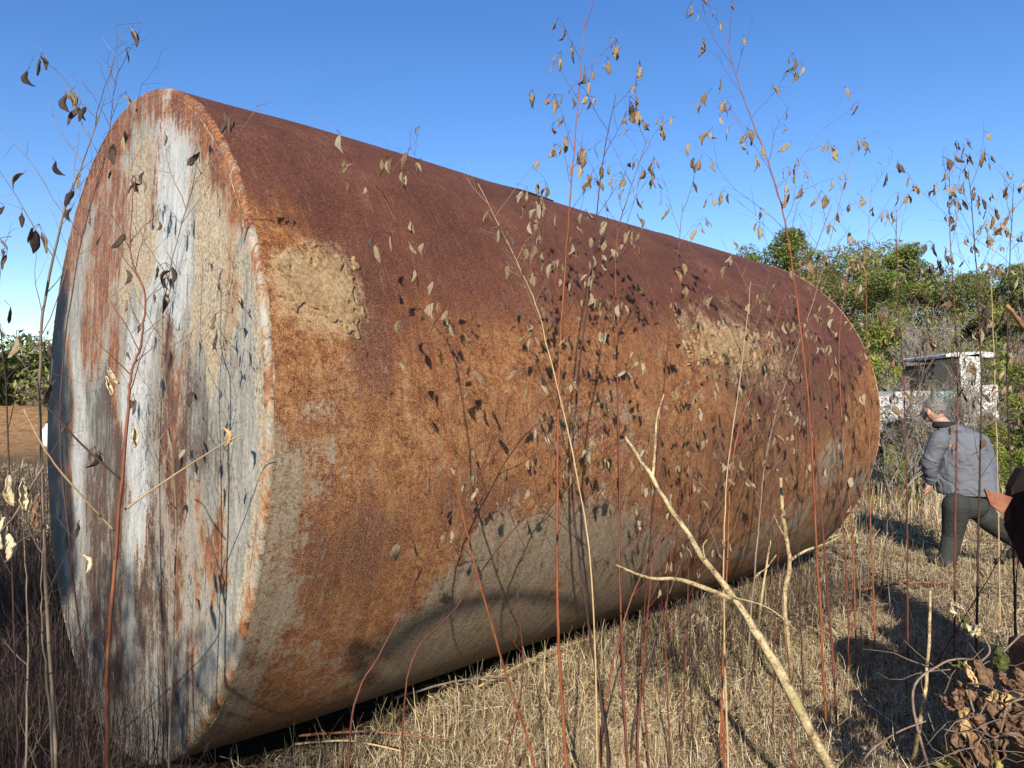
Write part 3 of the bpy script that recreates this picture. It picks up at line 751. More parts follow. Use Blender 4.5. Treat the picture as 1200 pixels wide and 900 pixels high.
WEEDS = [
 # label, pixels, depth, r0, mat, nb, pods, t0, bl, psize, dark
 ('orange weed stem standing in front of the pale end plate', [(125, 905), (127, 770), (135, 660), (149, 500), (153, 440), (166, 400), (170, 345), (152, 293), (158, 215)], (1.9, 2.1), .0060, 'orange', 6, 10, .5, .22, .045, True),
 ('thin tan weed forking high across the middle of the pale end plate', [(198, 905), (203, 750), (206, 600), (197, 480), (191, 364), (222, 231), (249, 187)], (2.3, 2.2), .0036, 'grey', 8, 16, .42, .42, .045, True),
 ('dark bare sapling leaning right against the sky left of the tank', [(66, 905), (52, 640), (48, 395), (75, 250), (97, 190), (116, 135)], (2.3, 2.4), .006, 'grey', 10, 22, .42, .5, .055, True),
 ('thin dark weed at the left edge of the picture', [(20, 905), (14, 640), (4, 420), (-14, 300)], (2.2, 2.2), .004, 'dark', 6, 12, .35, .4, .05, True),
 ('thin curved twig rising behind the sapling with its tip above the tank top', [(100, 800), (70, 500), (92, 300), (124, 180), (132, 120), (140, 80)], (3.1, 3.3), .0035, 'dark', 5, 4, .5, .35, .045, True),
 ('long pale orange weed arching left before the muddy patch of the tank', [(628, 905), (590, 780), (555, 655), (524, 520), (512, 440), (490, 330), (462, 250), (440, 215)], (2.75, 2.1), .0044, 'orange', 8, 30, .35, .35, .045, False),
 ('tallest orange red weed, rising from the grass into the sky at mid tank', [(664, 905), (655, 760), (653, 600), (656, 420), (664, 290), (674, 160), (686, 20)], (2.75, 2.75), .0062, 'orange', 15, 60, .46, .42, .047, False),
 ('dark thick weed just right of the tallest one', [(712, 880), (694, 760), (680, 660), (670, 560), (678, 440), (692, 330), (705, 200), (722, 110)], (2.85, 2.75), .0062, 'dark', 10, 38, .40, .38, .045, False),
 ('reddish weed with bare lower stem third of the mid tank trio', [(734, 870), (727, 700), (725, 520), (722, 300), (733, 240), (760, 160)], (2.95, 2.95), .0052, 'red', 10, 38, .38, .38, .047, False),
 ('thin red twig leaning right from the dark foot of the tank', [(412, 845), (444, 768), (471, 717), (510, 635), (560, 560), (622, 482), (700, 420)], (2.75, 3.1), .0034, 'red', 4, 6, .5, .3, .042, False),
 ('thin red twig leaning right above the grey band of the tank', [(477, 795), (533, 713), (590, 635), (640, 575), (720, 470)], (2.9, 3.15), .0032, 'red', 3, 5, .5, .3, .042, False),
 ('slender twig crossing the tank top from left to right', [(700, 890), (690, 640), (640, 400), (612, 320), (560, 215)], (2.6, 2.5), .0036, 'tan', 5, 14, .55, .35, .045, False),
 ('weed leaning far right out of the clump below mid tank', [(705, 850), (740, 700), (800, 600), (880, 500), (960, 380)], (3.1, 3.7), .0048, 'red', 6, 14, .4, .4, .045, False),
 ('dark weed leaning right beside the leaning red one', [(745, 840), (790, 680), (850, 560), (905, 470), (945, 360)], (3.2, 3.8), .0058, 'dark', 6, 14, .4, .4, .045, False),
 ('upright brown weed with pods against the pale crust of the tank', [(748, 850), (765, 650), (775, 500), (790, 340), (800, 240)], (3.1, 3.2), .0045, 'red', 9, 26, .35, .4, .047, False),
 ('weed with a short dark top left of the pale broken branch', [(800, 845), (808, 640), (812, 470), (830, 330)], (3.3, 3.4), .0038, 'red', 7, 18, .35, .38, .045, False),
 ('pale orange weed bending right over the tank side', [(845, 850), (852, 660), (862, 520), (905, 390), (925, 330)], (3.3, 3.6), .0046, 'orange', 7, 16, .4, .38, .045, False),
 ('straight tan weed behind the pale broken branch', [(853, 885), (848, 700), (852, 560), (868, 440), (880, 330)], (3.0, 3.1), .0046, 'tan', 7, 18, .45, .38, .045, False),
 ('brown weed leaning right with its top among the crowded pods', [(872, 830), (886, 650), (905, 500), (960, 330), (1000, 170)], (3.4, 3.8), .005, 'grey', 9, 30, .45, .45, .05, False),
 ('thin dark weed close to the tank side behind the tan one', [(880, 800), (900, 640), (905, 520), (900, 420)], (3.9, 3.9), .004, 'dark', 5, 10, .35, .35, .045, False),
 ('tall orange weed that forks into the sky over the far end of the tank', [(968, 850), (957, 640), (948, 480), (932, 340), (920, 260), (900, 190), (866, 100), (846, 30)], (3.35, 3.3), .0056, 'orange', 12, 44, .45, .55, .055, False),
 ('red weed twin stem right behind the tall forked one', [(980, 840), (966, 640), (955, 520), (948, 420), (945, 330), (975, 240)], (3.5, 3.6), .0055, 'red', 9, 30, .42, .45, .05, False),
 ('slender red weed close by the far rim of the tank', [(995, 790), (990, 640), (970, 440), (958, 360), (948, 300)], (4.2, 4.3), .005, 'red', 6, 14, .45, .45, .05, False),
 ('tan weed before the far rim with a bushy cluster of pods', [(1003, 760), (998, 620), (985, 470), (985, 380), (1000, 280)], (4.3, 4.3), .0055, 'orange', 7, 24, .45, .45, .06, False),
 ('thin orange weed just outside the far rim of the tank', [(1025, 740), (1020, 600), (1018, 450), (1015, 330), (1022, 215)], (4.6, 4.6), .005, 'orange', 7, 16, .4, .45, .05, False),
 ('red brown weed left of the walking man', [(1064, 770), (1063, 620), (1060, 470), (1052, 340), (1050, 240)], (4.3, 4.3), .0062, 'red', 8, 22, .45, .5, .055, False),
 ('thin weed with dark pods leaning left of the man', [(1046, 740), (1040, 610), (1075, 470), (1092, 380)], (4.9, 4.9), .0045, 'grey', 6, 16, .45, .45, .06, True),
 ('dark red weed in front of the back of the man', [(1118, 800), (1119, 660), (1121, 520), (1122, 420), (1114, 290), (1112, 195)], (3.9, 3.9), .0065, 'red', 10, 34, .48, .5, .055, True),
 ('black stemmed weed right of the man, in front of his hip', [(1144, 830), (1145, 690), (1148, 560), (1150, 440), (1143, 300), (1135, 200)], (3.7, 3.7), .0068, 'dark', 10, 34, .5, .5, .055, False),
 ('thin black weed beside the rusty plate', [(1190, 740), (1185, 560), (1180, 440), (1183, 310), (1188, 215)], (4.1, 4.1), .006, 'dark', 9, 28, .45, .45, .055, False),
 ('short red weed slanting up right below the rusty plate', [(1085, 800), (1120, 740), (1160, 675), (1184, 630)], (3.9, 3.8), .0052, 'red', 2, 2, .5, .3, .045, False),
 ('thin red weed at the right edge of the grass shadow', [(1192, 790), (1190, 700), (1194, 640)], (4.2, 4.2), .006, 'red', 2, 2, .5, .25, .045, False),
 ('tall thin weed against the sky near the right edge', [(1205, 760), (1212, 560), (1205, 400), (1192, 280)], (4.4, 4.4), .005, 'grey', 8, 20, .4, .5, .055, False),
 ('pale weed right of the black stemmed one with light pods', [(1172, 760), (1170, 600), (1166, 450), (1162, 320), (1168, 230)], (5.0, 5.0), .005, 'tan', 8, 22, .4, .45, .055, False),
]
for k, w_ in enumerate(WEEDS):
    lab, px, dp, r0, mt, nb, pods, t0, bl, ps, dk = w_
    weed(lab, px, dp, r0, mt, nb + 6, int(pods * 1.15), t0, bl * 1.12, seed=k + 3, psize=ps * 1.18, dark=dk)

# bare lower stalks, no pods: each a thing of its own; what tells them apart is where they stand
STALKS = [
 ('short dark stalk left of the orange weed stem', [(88, 905), (84, 800), (80, 690)], 2.2, 'dark'),
 ('crooked grey stalk low before the dark undergrowth', [(62, 905), (54, 790), (48, 700), (52, 620)], 2.0, 'grey'),
 ('bare brown stalk in the shaded corner at the left', [(30, 905), (33, 780), (30, 660), (26, 560)], 2.3, 'grey'),
 ('thin bare red stalk under the tank curve', [(590, 905), (612, 800), (606, 690)], 2.75, 'red'),
 ('bare dark red stalk just right of the mid tank trio', [(760, 890), (752, 770), (760, 660)], 3.0, 'red'),
 ('bare stalk, thin and red, between the trio and the broken branch', [(785, 880), (780, 760), (786, 650), (800, 560)], 3.1, 'red'),
 ('short bare stalk rising from the grass left of the broken branch', [(812, 870), (808, 760), (812, 690)], 3.2, 'dark'),
 ('bare red stalk left of the knobby pale stalk', [(905, 850), (908, 740), (912, 630), (905, 520)], 3.4, 'red'),
 ('bare dark stalk right of the knobby pale stalk', [(942, 830), (938, 720), (935, 600), (930, 480)], 3.6, 'dark'),
 ('bare red stalk touching the broken branch at its base', [(930, 905), (925, 800), (918, 700)], 3.0, 'red'),
 ('bare brown stalk in the sunlit grass right of the tank foot', [(1012, 800), (1008, 720), (1010, 640)], 4.3, 'grey'),
 ('leaning bare stalk beside the shadow of the man', [(1035, 660), (1040, 600), (1034, 540)], 6.2, 'dark'),
 ('thin bare stalk at the end of the shadow of the man', [(1018, 680), (1016, 620), (1012, 560)], 6.0, 'grey'),
 ('bare thin stalk between the man and the tank rim', [(1046, 620), (1038, 560), (1034, 500)], 7.4, 'dark'),
]
for k, (lab, px, dp, mt) in enumerate(STALKS):
    weed(lab, px, dp, .0042, mt, 2, 0, .5, .25, seed=k + 100, group='bare weed stalks', name='bare_stalk')

# ------------------------------------------------------------------ broken pale branch and other sticks
n = N('bleached_bark', .8, .2); ob = n.coord('Object'); f = n.noise(ob, 28, 5, .7); f2 = n.noise(ob, 120, 3, .7)
c = n.ramp(n.math('MULTIPLY_ADD', f, .6, n.math('MULTIPLY', f2, .4)), [(.38, (.10, .065, .035)), (.46, (.30, .215, .11)), (.54, (.46, .36, .20)), (.63, (.60, .50, .32))])
c = n.mix(n.math('MULTIPLY', n.step(n.noise(ob, 7, 3, .6), .55, .62), .6), c, (.28, .25, .10))
n.col(c); n.bump(n.math('ADD', f, f2), .9, .006); PALE = n.m
def stick(name, label, cat, pts, r, mat, parts=(), group=None, nseg=6, knob=0, seed=1):
    rd = random.Random(seed); sp = spline([Vector(p) for p in pts], 6)
    for k in range(1, len(sp) - 1): sp[k] = sp[k] + Vector((rd.gauss(0, .4), rd.gauss(0, .4), rd.gauss(0, .4))) * r[0] * .25
    root = empty(name, sp[0], label, cat, group)
    nn = len(sp); rad = [r[0] + (r[1] - r[0]) * k / (nn - 1) for k in range(nn)]
    rad = [x * (1 + rd.uniform(-.12, .16)) for x in rad]
    mb = MB(); mb.tube(sp, rad, 8)
    for _ in range(knob):
        k = rd.randrange(1, nn - 1); mb.ell(sp[k] + Vector((rd.gauss(0, 1), rd.gauss(0, 1), rd.gauss(0, 1))).normalized() * rad[k] * .7, (rad[k] * .6,) * 3, 6, 4)
    o = mb.build('stem', mat, root, True); o.location = -sp[0]
    for pp, rr in parts:
        s2 = spline([Vector(p) for p in pp], 5); mb = MB(); mb.tube(s2, [rr[0] + (rr[1] - rr[0]) * k / (len(s2) - 1) for k in range(len(s2))], 6)
        o = mb.build('side_branch', mat, root, True); o.location = -sp[0]
    return root
b0 = gnd(1035, 1010)
stick('broken_branch', 'long pale bleached branch leaning left across the lower right foreground', 'branch',
      [b0, at(968, 892, 2.25), at(915, 790, 2.3), at(868, 712, 2.35), at(815, 640, 2.4), at(765, 560, 2.45), at(733, 512, 2.5)], (.019, .0045), PALE,
      [([at(858, 702, 2.34), at(800, 680, 2.3), at(760, 677, 2.28), at(722, 662, 2.25)], (.009, .003)),
       ([at(826, 655, 2.38), at(824, 640, 2.38), at(829, 632, 2.38)], (.003, .0015)),
       ([at(765, 560, 2.45), at(768, 520, 2.45), at(770, 490, 2.46), at(778, 462, 2.46)], (.006, .0025)),
       ([at(860, 700, 2.34), at(900, 712, 2.3), at(935, 740, 2.28)], (.003, .001))], knob=7)
stick('knobby_stalk', 'knobby pale yellow stalk with one branch pointing right, before the tank foot', 'branch',
      [gnd(928, 812), at(925, 765, 3.7), at(919, 700, 3.7), at(926, 660, 3.7), at(918, 610, 3.7), at(915, 560, 3.75)], (.014, .008), PALE,
      [([at(925, 657, 3.7), at(945, 645, 3.7), at(968, 637, 3.65), at(985, 628, 3.62)], (.009, .003)),
       ([at(919, 628, 3.7), at(912, 615, 3.7), at(907, 603, 3.7)], (.006, .002))], knob=10, seed=3)
stick('forked_stick', 'small pale forked stick left of the knobby stalk', 'branch',
      [gnd(884, 790), at(890, 720, 3.6), at(897, 672, 3.6), at(903, 633, 3.6)], (.008, .004), PALE,
      [([gnd(868, 780), at(880, 690, 3.58), at(899, 665, 3.6), at(910, 650, 3.6)], (.005, .003))], knob=3, seed=4)
stick('yellow_stalk', 'upright yellow stalk in the dark shadow at the lower right', 'branch',
      [gnd(1068, 900), at(1078, 850, 2.9), at(1085, 800, 2.9), at(1089, 745, 2.9), at(1090, 692, 2.9)], (.008, .005), PALE,
      [([at(1078, 850, 2.9), at(1070, 835, 2.88), at(1060, 830, 2.85)], (.004, .002))], knob=5, seed=5)
stick('cut_branch', 'short thick pale branch end poking in at the right edge above the truck', 'branch',
      [Vector((2.9, 3.35, -.02)), Vector((2.92, 3.4, .9)), at(1222, 410, 3.8), at(1200, 384, 3.7), at(1180, 358, 3.6)], (.02, .010), simple('tan_bark', (.22, .11, .045), (.42, .24, .11), 30), knob=3, seed=6)
stick('pale_twig', 'pale twig slanting over the grass at the bottom left of the broken branch', 'branch',
      [gnd(690, 935), at(672, 893, 2.9), at(655, 850, 2.85), at(640, 815, 2.8), at(638, 780, 2.8)], (.006, .003), PALE, knob=2, seed=7)
stick('orange_stalk', 'short orange stalk near the bottom edge below the tank', 'branch', [gnd(848, 915), at(848, 860, 3.0), at(845, 820, 3.0)], (.006, .004), SM['orange'], seed=8)
REDW = simple('red_brown_wood', (.14, .05, .03), (.32, .15, .09), 30)
for k, (lab, a, b, r) in enumerate([
    ('reddish stick on the grass at the tank foot, upper of the crossed pair', (350, 862), (520, 868), .006),
    ('tan stick on the grass at the tank foot, lower of the crossed pair', (346, 872), (470, 880), .005),
    ('long grey stick lying along the shaded foot of the tank', (462, 818), (600, 792), .007),
    ('pale thin stick propped under the curve of the tank', (560, 805), (700, 745), .006),
    ('dark twig lying across the sunlit grass right of the tank', (1000, 693), (1115, 682), .010),
    ('grey twig lying on the grass under the broken branch', (985, 716), (1110, 706), .006)]):
    A, B = gnd(*a, .05), gnd(*b, .05)
    if k in (2, 3): A, B = gnd(*a, .09), gnd(*b, .12)
    stick('fallen_stick', lab, 'stick', [A, (A + B) / 2 + Vector((0, .02, .02)), B], (r, r * .6), REDW if k in (0, 4) else SM['grey' if k in (2, 5) else 'tan'], seed=20 + k, group='sticks lying on the ground')

# ------------------------------------------------------------------ curled leaves and vine at the lower right
def leaf_mat(name, c0, c1):
    return simple(name, c0, c1, 60, .75, .25, 1.0, .012, rnd=.25)
LB = leaf_mat('brown_dead_leaf', (.09, .045, .028), (.32, .19, .11)); LT = leaf_mat('tan_dead_leaf', (.42, .24, .09), (.66, .45, .22))
LG = leaf_mat('green_leaf', (.05, .07, .015), (.16, .17, .05)); LY = leaf_mat('yellow_green_leaf', (.22, .20, .05), (.46, .40, .12)); LC = leaf_mat('cream_leaf', (.46, .36, .2), (.66, .55, .36))
def leaf(parent, c, L, Wd, mat, seed, rot, label=None):
    r = random.Random(seed); nu, nv = 20, 14; V = []; F = []
    curl = r.uniform(1.2, 3.4); b2 = r.uniform(-1.2, 1.2); ph = r.uniform(0, 6)
    for i in range(nu + 1):
        t = i / nu; w = Wd * math.sin(math.pi * t ** .8) ** .75 if 0 < t < 1 else .002
        for j in range(nv + 1):
            s = (j / nv - .5) * 2; a = s * curl
            x = w * math.sin(a) / max(curl, .3) ; z = w * (1 - math.cos(a)) / max(curl, .3)
            z += .10 * Wd * math.sin(7 * t + 3 * s + ph) + .10 * Wd * math.sin(13 * s + 5 * t + ph) + .45 * Wd * fbm(t * 4 + seed, s * 2.5, seed, 4); x += .25 * Wd * fbm(t * 5, s * 2, seed + 7, 3)
            y = (t - .5) * L; z2 = z + b2 * L * .25 * math.cos(math.pi * (t - .5))
            V.append((x, y, z2))
    for i in range(nu):
        for j in range(nv):
            a = i * (nv + 1) + j; F.append((a, a + 1, a + nv + 2, a + nv + 1))
    me = mesh_np('leaf', V, F, mat, True); o = link('leaf', me, parent); o.location = Vector(c) - parent.location; o.rotation_euler = rot
    s = o.modifiers.new('thickness', 'SOLIDIFY'); s.thickness = .0012
    if label: o['label'] = label
    return o
vb0 = gnd(1180, 960)
vine = empty('withered_vine', vb0, 'withered vine with a heap of curled brown dead leaves at the lower right corner', 'vine')
VM = simple('vine_stem', (.10, .06, .045), (.28, .20, .15), 30)
for pts, r in (([gnd(1120, 1000), at(1085, 890, 2.05), at(1070, 810, 2.1), at(1100, 780, 2.1), at(1125, 772, 2.1), at(1150, 775, 2.1)], .0045),
               ([gnd(1260, 960), at(1205, 870, 2.0), at(1160, 862, 2.05), at(1140, 830, 2.1), at(1135, 800, 2.1)], .005),
               ([at(1150, 775, 2.1), at(1160, 760, 2.12), at(1140, 728, 2.15), at(1126, 705, 2.15)], .003),
               ([at(1205, 818, 2.1), at(1182, 826, 2.05), at(1170, 862, 2.0), at(1150, 858, 2.05), at(1120, 845, 2.1)], .0035),
               ([gnd(990, 960), at(1010, 895, 2.2), at(1045, 862, 2.2), at(1085, 845, 2.2)], .004),
               ([at(1205, 735, 2.2), at(1188, 752, 2.2), at(1165, 775, 2.15)], .004),
               ([gnd(1130, 960), at(1140, 888, 2.1), at(1165, 850, 2.1), at(1205, 858, 2.0)], .003)):
    mb = MB(); mb.tube(spline(pts, 6), [r * (1 - .5 * k / (6 * (len(pts) - 1))) for k in range(6 * (len(pts) - 1) + 1)], 6)
    o = mb.build('vine_stem', VM, vine, True); o.location = -vb0
rt_ = random.Random(5); mb = MB()
for _ in range(34):
    p = at(rt_.uniform(1090, 1215), rt_.uniform(780, 905), 2.12 + rt_.uniform(-.15, .15)); d = Vector((rt_.gauss(0, 1), rt_.gauss(0, .5), rt_.gauss(.2, .8))).normalized(); q = [p]
    for _k in range(5): d = (d + Vector((rt_.gauss(0, .35), rt_.gauss(0, .2), rt_.gauss(0, .35)))).normalized(); q.append(q[-1] + d * .045)
    mb.tube(q, [.0022, .002, .0018, .0015, .0012, .0008], 4, False)
o = mb.build('tangled_twigs', SM['grey'], vine, True); o.location = -vb0
rdl = random.Random(77)
LEAVES = [((1122, 718), .075, .028, LC), ((1142, 745), .095, .028, LC), ((1134, 732), .06, .018, LG), ((1168, 772), .075, .035, LG), ((1130, 806), .09, .04, LB),
 ((1158, 818), .08, .04, LT), ((1180, 820), .07, .035, LT), ((1190, 812), .07, .02, LC), ((1125, 832), .08, .04, LB), ((1150, 850), .12, .04, LB), ((1172, 862), .13, .045, LB),
 ((1188, 850), .11, .04, LB), ((1128, 862), .08, .03, LB), ((1146, 872), .12, .035, LB), ((1118, 892), .13, .045, LY), ((1165, 895), .08, .03, LY), ((1122, 780), .05, .028, LG),
 ((1140, 800), .10, .035, LB), ((1165, 838), .12, .04, LB), ((1110, 820), .05, .03, LB), ((1195, 870), .1, .035, LB), ((1150, 790), .08, .03, LB), ((1138, 790), .07, .03, LT), ((1176, 800), .06, .03, LB),
 ((1198, 505), .045, .022, LC)]
LEAVES = LEAVES[:-1] + [((rdl.uniform(1112, 1205), rdl.uniform(795, 905)), rdl.uniform(.05, .10), rdl.uniform(.018, .035), rdl.choice((LB, LB, LB, LT))) for _ in range(12)]
for k, (p, L, Wd, mt) in enumerate(LEAVES):
    leaf(vine, at(p[0], p[1], 2.12 + rdl.uniform(-.06, .06)), L, Wd, mt, k, (R_(60) + rdl.gauss(0, .5), rdl.gauss(0, .5), rdl.uniform(-.8, .8) + rdl.choice((0, math.pi))))
bw = empty('leafy_twig', gnd(1215, 900), 'grey twig hung with a few curled cream leaves at the left edge', 'twig')
bw.location = gnd(-60, 905)
mb = MB(); mb.tube(spline([gnd(-60, 905), at(-30, 700, 1.7), at(20, 600, 1.7), at(52, 545, 1.72)], 6), .003, 5); o = mb.build('twig_stem', VM, bw, True); o.location = -bw.location
for k, p in enumerate([(14, 575), (28, 580), (44, 600), (3, 625), (6, 640)]):
    leaf(bw, at(p[0], p[1], 1.7), .075, .018, LC if k != 2 else LB, 60 + k, (R_(80), .2 * k - .3, .5 * k))
for k, (p, Y_) in enumerate([((133, 440), 2.15), ((128, 452), 2.15), ((157, 512), 2.05), ((263, 512), 2.2), ((98, 660), 2.1)]):
    tw = empty('dangling_leaf', at(p[0], p[1] - 14, Y_), ['curled cream leaf hanging before the end plate, upper of a close pair', 'curled cream leaf hanging before the end plate, lower of a close pair', 'single cream leaf beside the orange weed stem', 'long curled leaf hanging from a pale twig on the right of the end plate', 'small curled leaf low on the end plate near the dark weeds'][k], 'leaf', 'curled leaves hanging before the end plate')
    leaf(tw, at(p[0], p[1], Y_), .06, .013, LC if k != 3 else LT, 80 + k, (R_(85), .3 * (k - 2), .6 * k))
stick('pale_twig', 'pale straight twig rising right from the orange weed stem across the end plate', 'twig', [at(146, 597, 1.98), at(205, 556, 2.03), at(262, 520, 2.1), at(287, 508, 2.12)], (.003, .0015), SM['tan'], seed=31)
stick('pale_twig', 'pale straight twig slanting down left of the orange weed stem', 'twig', [at(134, 622, 1.96), at(95, 580, 1.9), at(58, 535, 1.85), at(28, 480, 1.82)], (.003, .0015), SM['tan'], seed=32)
stick('dark_twig', 'dark twig slanting down to the orange weed stem', 'twig', [at(143, 563, 1.98), at(95, 520, 1.95), at(58, 480, 1.92), at(20, 455, 1.9)], (.003, .002), SM['dark'], seed=33)

# ------------------------------------------------------------------ the man
def cone_chain(mb, pts, rads, n=12):
    """limb: tapering chain with round joints"""
    for i in range(len(pts)):
        mb.ell(pts[i], (rads[i],) * 3, n, 8)
    for i in range(len(pts) - 1): mb.tube([pts[i], pts[i + 1]], [rads[i], rads[i + 1]], n)
def melt(o, vox, sm_=3):
    m = o.modifiers.new('remesh', 'REMESH'); m.mode = 'VOXEL'; m.voxel_size = vox; m.use_smooth_shade = True
    s = o.modifiers.new('smooth', 'SMOOTH'); s.factor = .6; s.iterations = sm_
DY = 6.9
def M(px, py, dy=0): return at(px, py, DY + dy)
foot = gnd(1106, 672); foot.z = 0
man = empty('person', foot, 'grey haired man in a blue grey jacket and dark trousers walking away, seen from behind', 'person')
VF = Vector((-.42, .72, 0)).normalized()     # where he walks: away and a little left
VR = Vector((VF.y, -VF.x, 0))                # his right
pel = M(1133, 590, 0); ch = M(1124, 528, .02); nk = M(1110, 500, .05); hd = M(1094, 481, .12)
lsh = M(1101, 515, -.06); rsh = M(1147, 519, .10); lel = M(1089, 543, .0); lha = M(1091, 566, .10)
rel = M(1160, 548, .14); rha = M(1158, 574, .26)
lhip = M(1121, 592, -.05); rhip = M(1145, 592, .05); lkn = M(1116, 628, .04); lan = M(1109, 660, .0)
rkn = M(1160, 612, -.02); ran = M(1192, 634, -.30)
skin = simple('skin', (.38, .20, .14), (.50, .28, .20), 60, .55, .35, .1)
mb = MB()
hdir = (hd - nk).normalized()
mb.ell(hd, (.078, .098, .112), 16, 12, Matrix.Rotation(math.atan2(-VF.x, VF.y), 3, 'Z') @ Matrix.Rotation(-.45, 3, 'X'))
fc = hd + VF * .085 - Vector((0, 0, .035))                    # face turned down and away
mb.ell(hd + VF * .05 - Vector((0, 0, .055)), (.055, .055, .06), 12, 8)     # jaw
mb.ell(fc + VF * .030 + Vector((0, 0, .0)), (.014, .022, .022), 8, 6)       # nose
for s in (-1, 1):
    mb.ell(hd + VR * s * .090 - Vector((0, 0, .02)), (.014, .022, .032), 8, 6)   # ears
    mb.ell(fc + VR * s * .030 + Vector((0, 0, .030)), (.016, .012, .010), 8, 6)  # brow
cone_chain(mb, [hd - Vector((0, 0, .05)), nk], [.055, .062])
cone_chain(mb, [nk, ch, pel], [.06, .10, .10]); lsi = lsh.lerp(ch, .12); rsi = rsh.lerp(ch, .12)
cone_chain(mb, [lsi, lel, lha], [.036, .034, .026]); cone_chain(mb, [rsi, rel, rha], [.036, .034, .026])
cone_chain(mb, [lsi, ch, rsi], [.036, .08, .036])
cone_chain(mb, [pel, lhip, lkn, lan], [.1, .08, .055, .04]); cone_chain(mb, [pel, rhip, rkn, ran], [.1, .08, .055, .04])
def hand(mb, wrist, d, side):
    d = d.normalized(); s = d.cross(Vector((0, 0, 1)))
    s = s.normalized() if s.length > .1 else VR.copy()
    nrm = s.cross(d)
    pc = wrist + d * .05
    rot = Matrix((s, nrm, d)).transposed()
    mb.ell(pc, (.040, .016, .050), 10, 8, rot)
    for k, (off, L) in enumerate([(-.030, .066), (-.010, .076), (.010, .070), (.029, .055)]):
        b = wrist + d * .088 + s * off; k1 = b + (d + nrm * .35).normalized() * L * .5; k2 = k1 + (d * .6 + nrm * .8).normalized() * L * .5
        cone_chain(mb, [b, k1, k2], [.0095, .0088, .0075], 8)
    b = wrist + d * .03 - s * .034 * side; cone_chain(mb, [b, b + (d * .7 - s * side * .7) * .035, b + (d * 1.2 - s * side * .6 + nrm * .3) * .05], [.012, .010, .008], 8)
hand(mb, lha, Vector((-.15, .2, -.85)), 1); hand(mb, rha, Vector((.05, .5, -.8)), -1)
o = mb.build('body', skin, man, True); o.location = -foot; melt(o, .0065, 2)
# hair: short grey cap round the back and sides
hair = simple('grey_hair', (.03, .026, .024), (.36, .32, .29), 70, .85, .3, 1.0, .02)
mb = MB(); Rz = Matrix.Rotation(math.atan2(-VF.x, VF.y), 3, 'Z') @ Matrix.Rotation(-.45, 3, 'X')
b = 0
for j in range(11):
    thh = math.pi * j / 10
    for k in range(24):
        a = 2 * math.pi * k / 24; q = Vector((.084 * math.sin(thh) * math.cos(a), .098 * math.sin(thh) * math.sin(a), .108 * math.cos(thh)))
        q *= 1 + .13 * fbm(q.x * 70, q.y * 70, q.z * 45, 4)
        mb.v.append(hd + Rz @ (q * 1.0 + Vector((0, -.026, .020))))
for j in range(10):
    for k in range(24):
        a0 = j * 24 + k; a1 = j * 24 + (k + 1) % 24; mb.f.append((a0, a0 + 24, a1 + 24, a1))
o = mb.build('hair', hair, man, True); o.location = -foot
melt(o, .006, 1)
# jacket
n = N('blue_grey_jacket', .75, .25); ob = n.coord('Object'); f = n.noise(ob, 7, 5, .6); ff = n.noise(ob, 14, 4, .6, 1.2)
n.col(n.ramp(f, [(.3, (.100, .108, .125)), (.7, (.135, .143, .165))])); n.bump(n.noise(n.mapping(ob, (4, 4, 5), rot=(.3, .2, 0)), 1.5, 2, .5, 1.0), .7, .07); JK = n.m
mb = MB()
mb.ell(ch + Vector((.0, 0, .03)), (.235, .155, .20), 20, 12, Matrix.Rotation(R_(-28), 3, 'Z'))
mb.ell(M(1130, 548, .02), (.225, .16, .20), 20, 12, Matrix.Rotation(R_(-28), 3, 'Z'))
# skirt of the jacket, square hem
ring = []
hem0 = M(1134, 578, .02); mid0 = M(1131, 550, .02)
def oval(c, rx, ry, rotz, n=20): return [c + Matrix.Rotation(rotz, 3, 'Z') @ Vector((rx * math.cos(2 * math.pi * k / n), ry * math.sin(2 * math.pi * k / n), 0)) for k in range(n)]
rings = [oval(M(1112, 504, .05), .09, .08, R_(-28)), oval(M(1117, 511, .04), .17, .12, R_(-28)), oval(ch, .235, .15, R_(-28)), oval(mid0, .25, .165, R_(-28)), oval(hem0 + Vector((0, 0, .02)), .262, .175, R_(-28)), oval(hem0 - Vector((0, 0, .012)), .258, .172, R_(-28))]
b = len(mb.v)
for rg_ in rings: mb.v += rg_
for i in range(len(rings) - 1):
    for k in range(20):
        a0 = b + i * 20 + k; a1 = b + i * 20 + (k + 1) % 20; mb.f.append((a0, a0 + 20, a1 + 20, a1))
mb.f.append(tuple(b + k for k in range(20))); mb.f.append(tuple(b + 100 + k for k in range(20))[::-1])
cone_chain(mb, [lsh + VR * .01, lel, lha + (lel - lha) * .18], [.092, .074, .055]); cone_chain(mb, [rsh, rel, rha + (rel - rha) * .18], [.10, .082, .06])
mb.ell(M(1115, 503, .0), (.13, .075, .055), 14, 8, Matrix.Rotation(R_(-28), 3, 'Z'))    # hood lying on the shoulders
o = mb.build('jacket', JK, man, True); o.location = -foot; melt(o, .011, 4)
n = N('dark_lining', .8, .2); n.col((.02, .02, .024)); DL = n.m
mb = MB(); mb.tube(oval(M(1107, 498, .05), .072, .066, R_(-28), 14) + oval(M(1107, 498, .05), .072, .066, R_(-28), 14)[:1], .036, 8)
o = mb.build('collar', DL, man, True); o.location = -foot
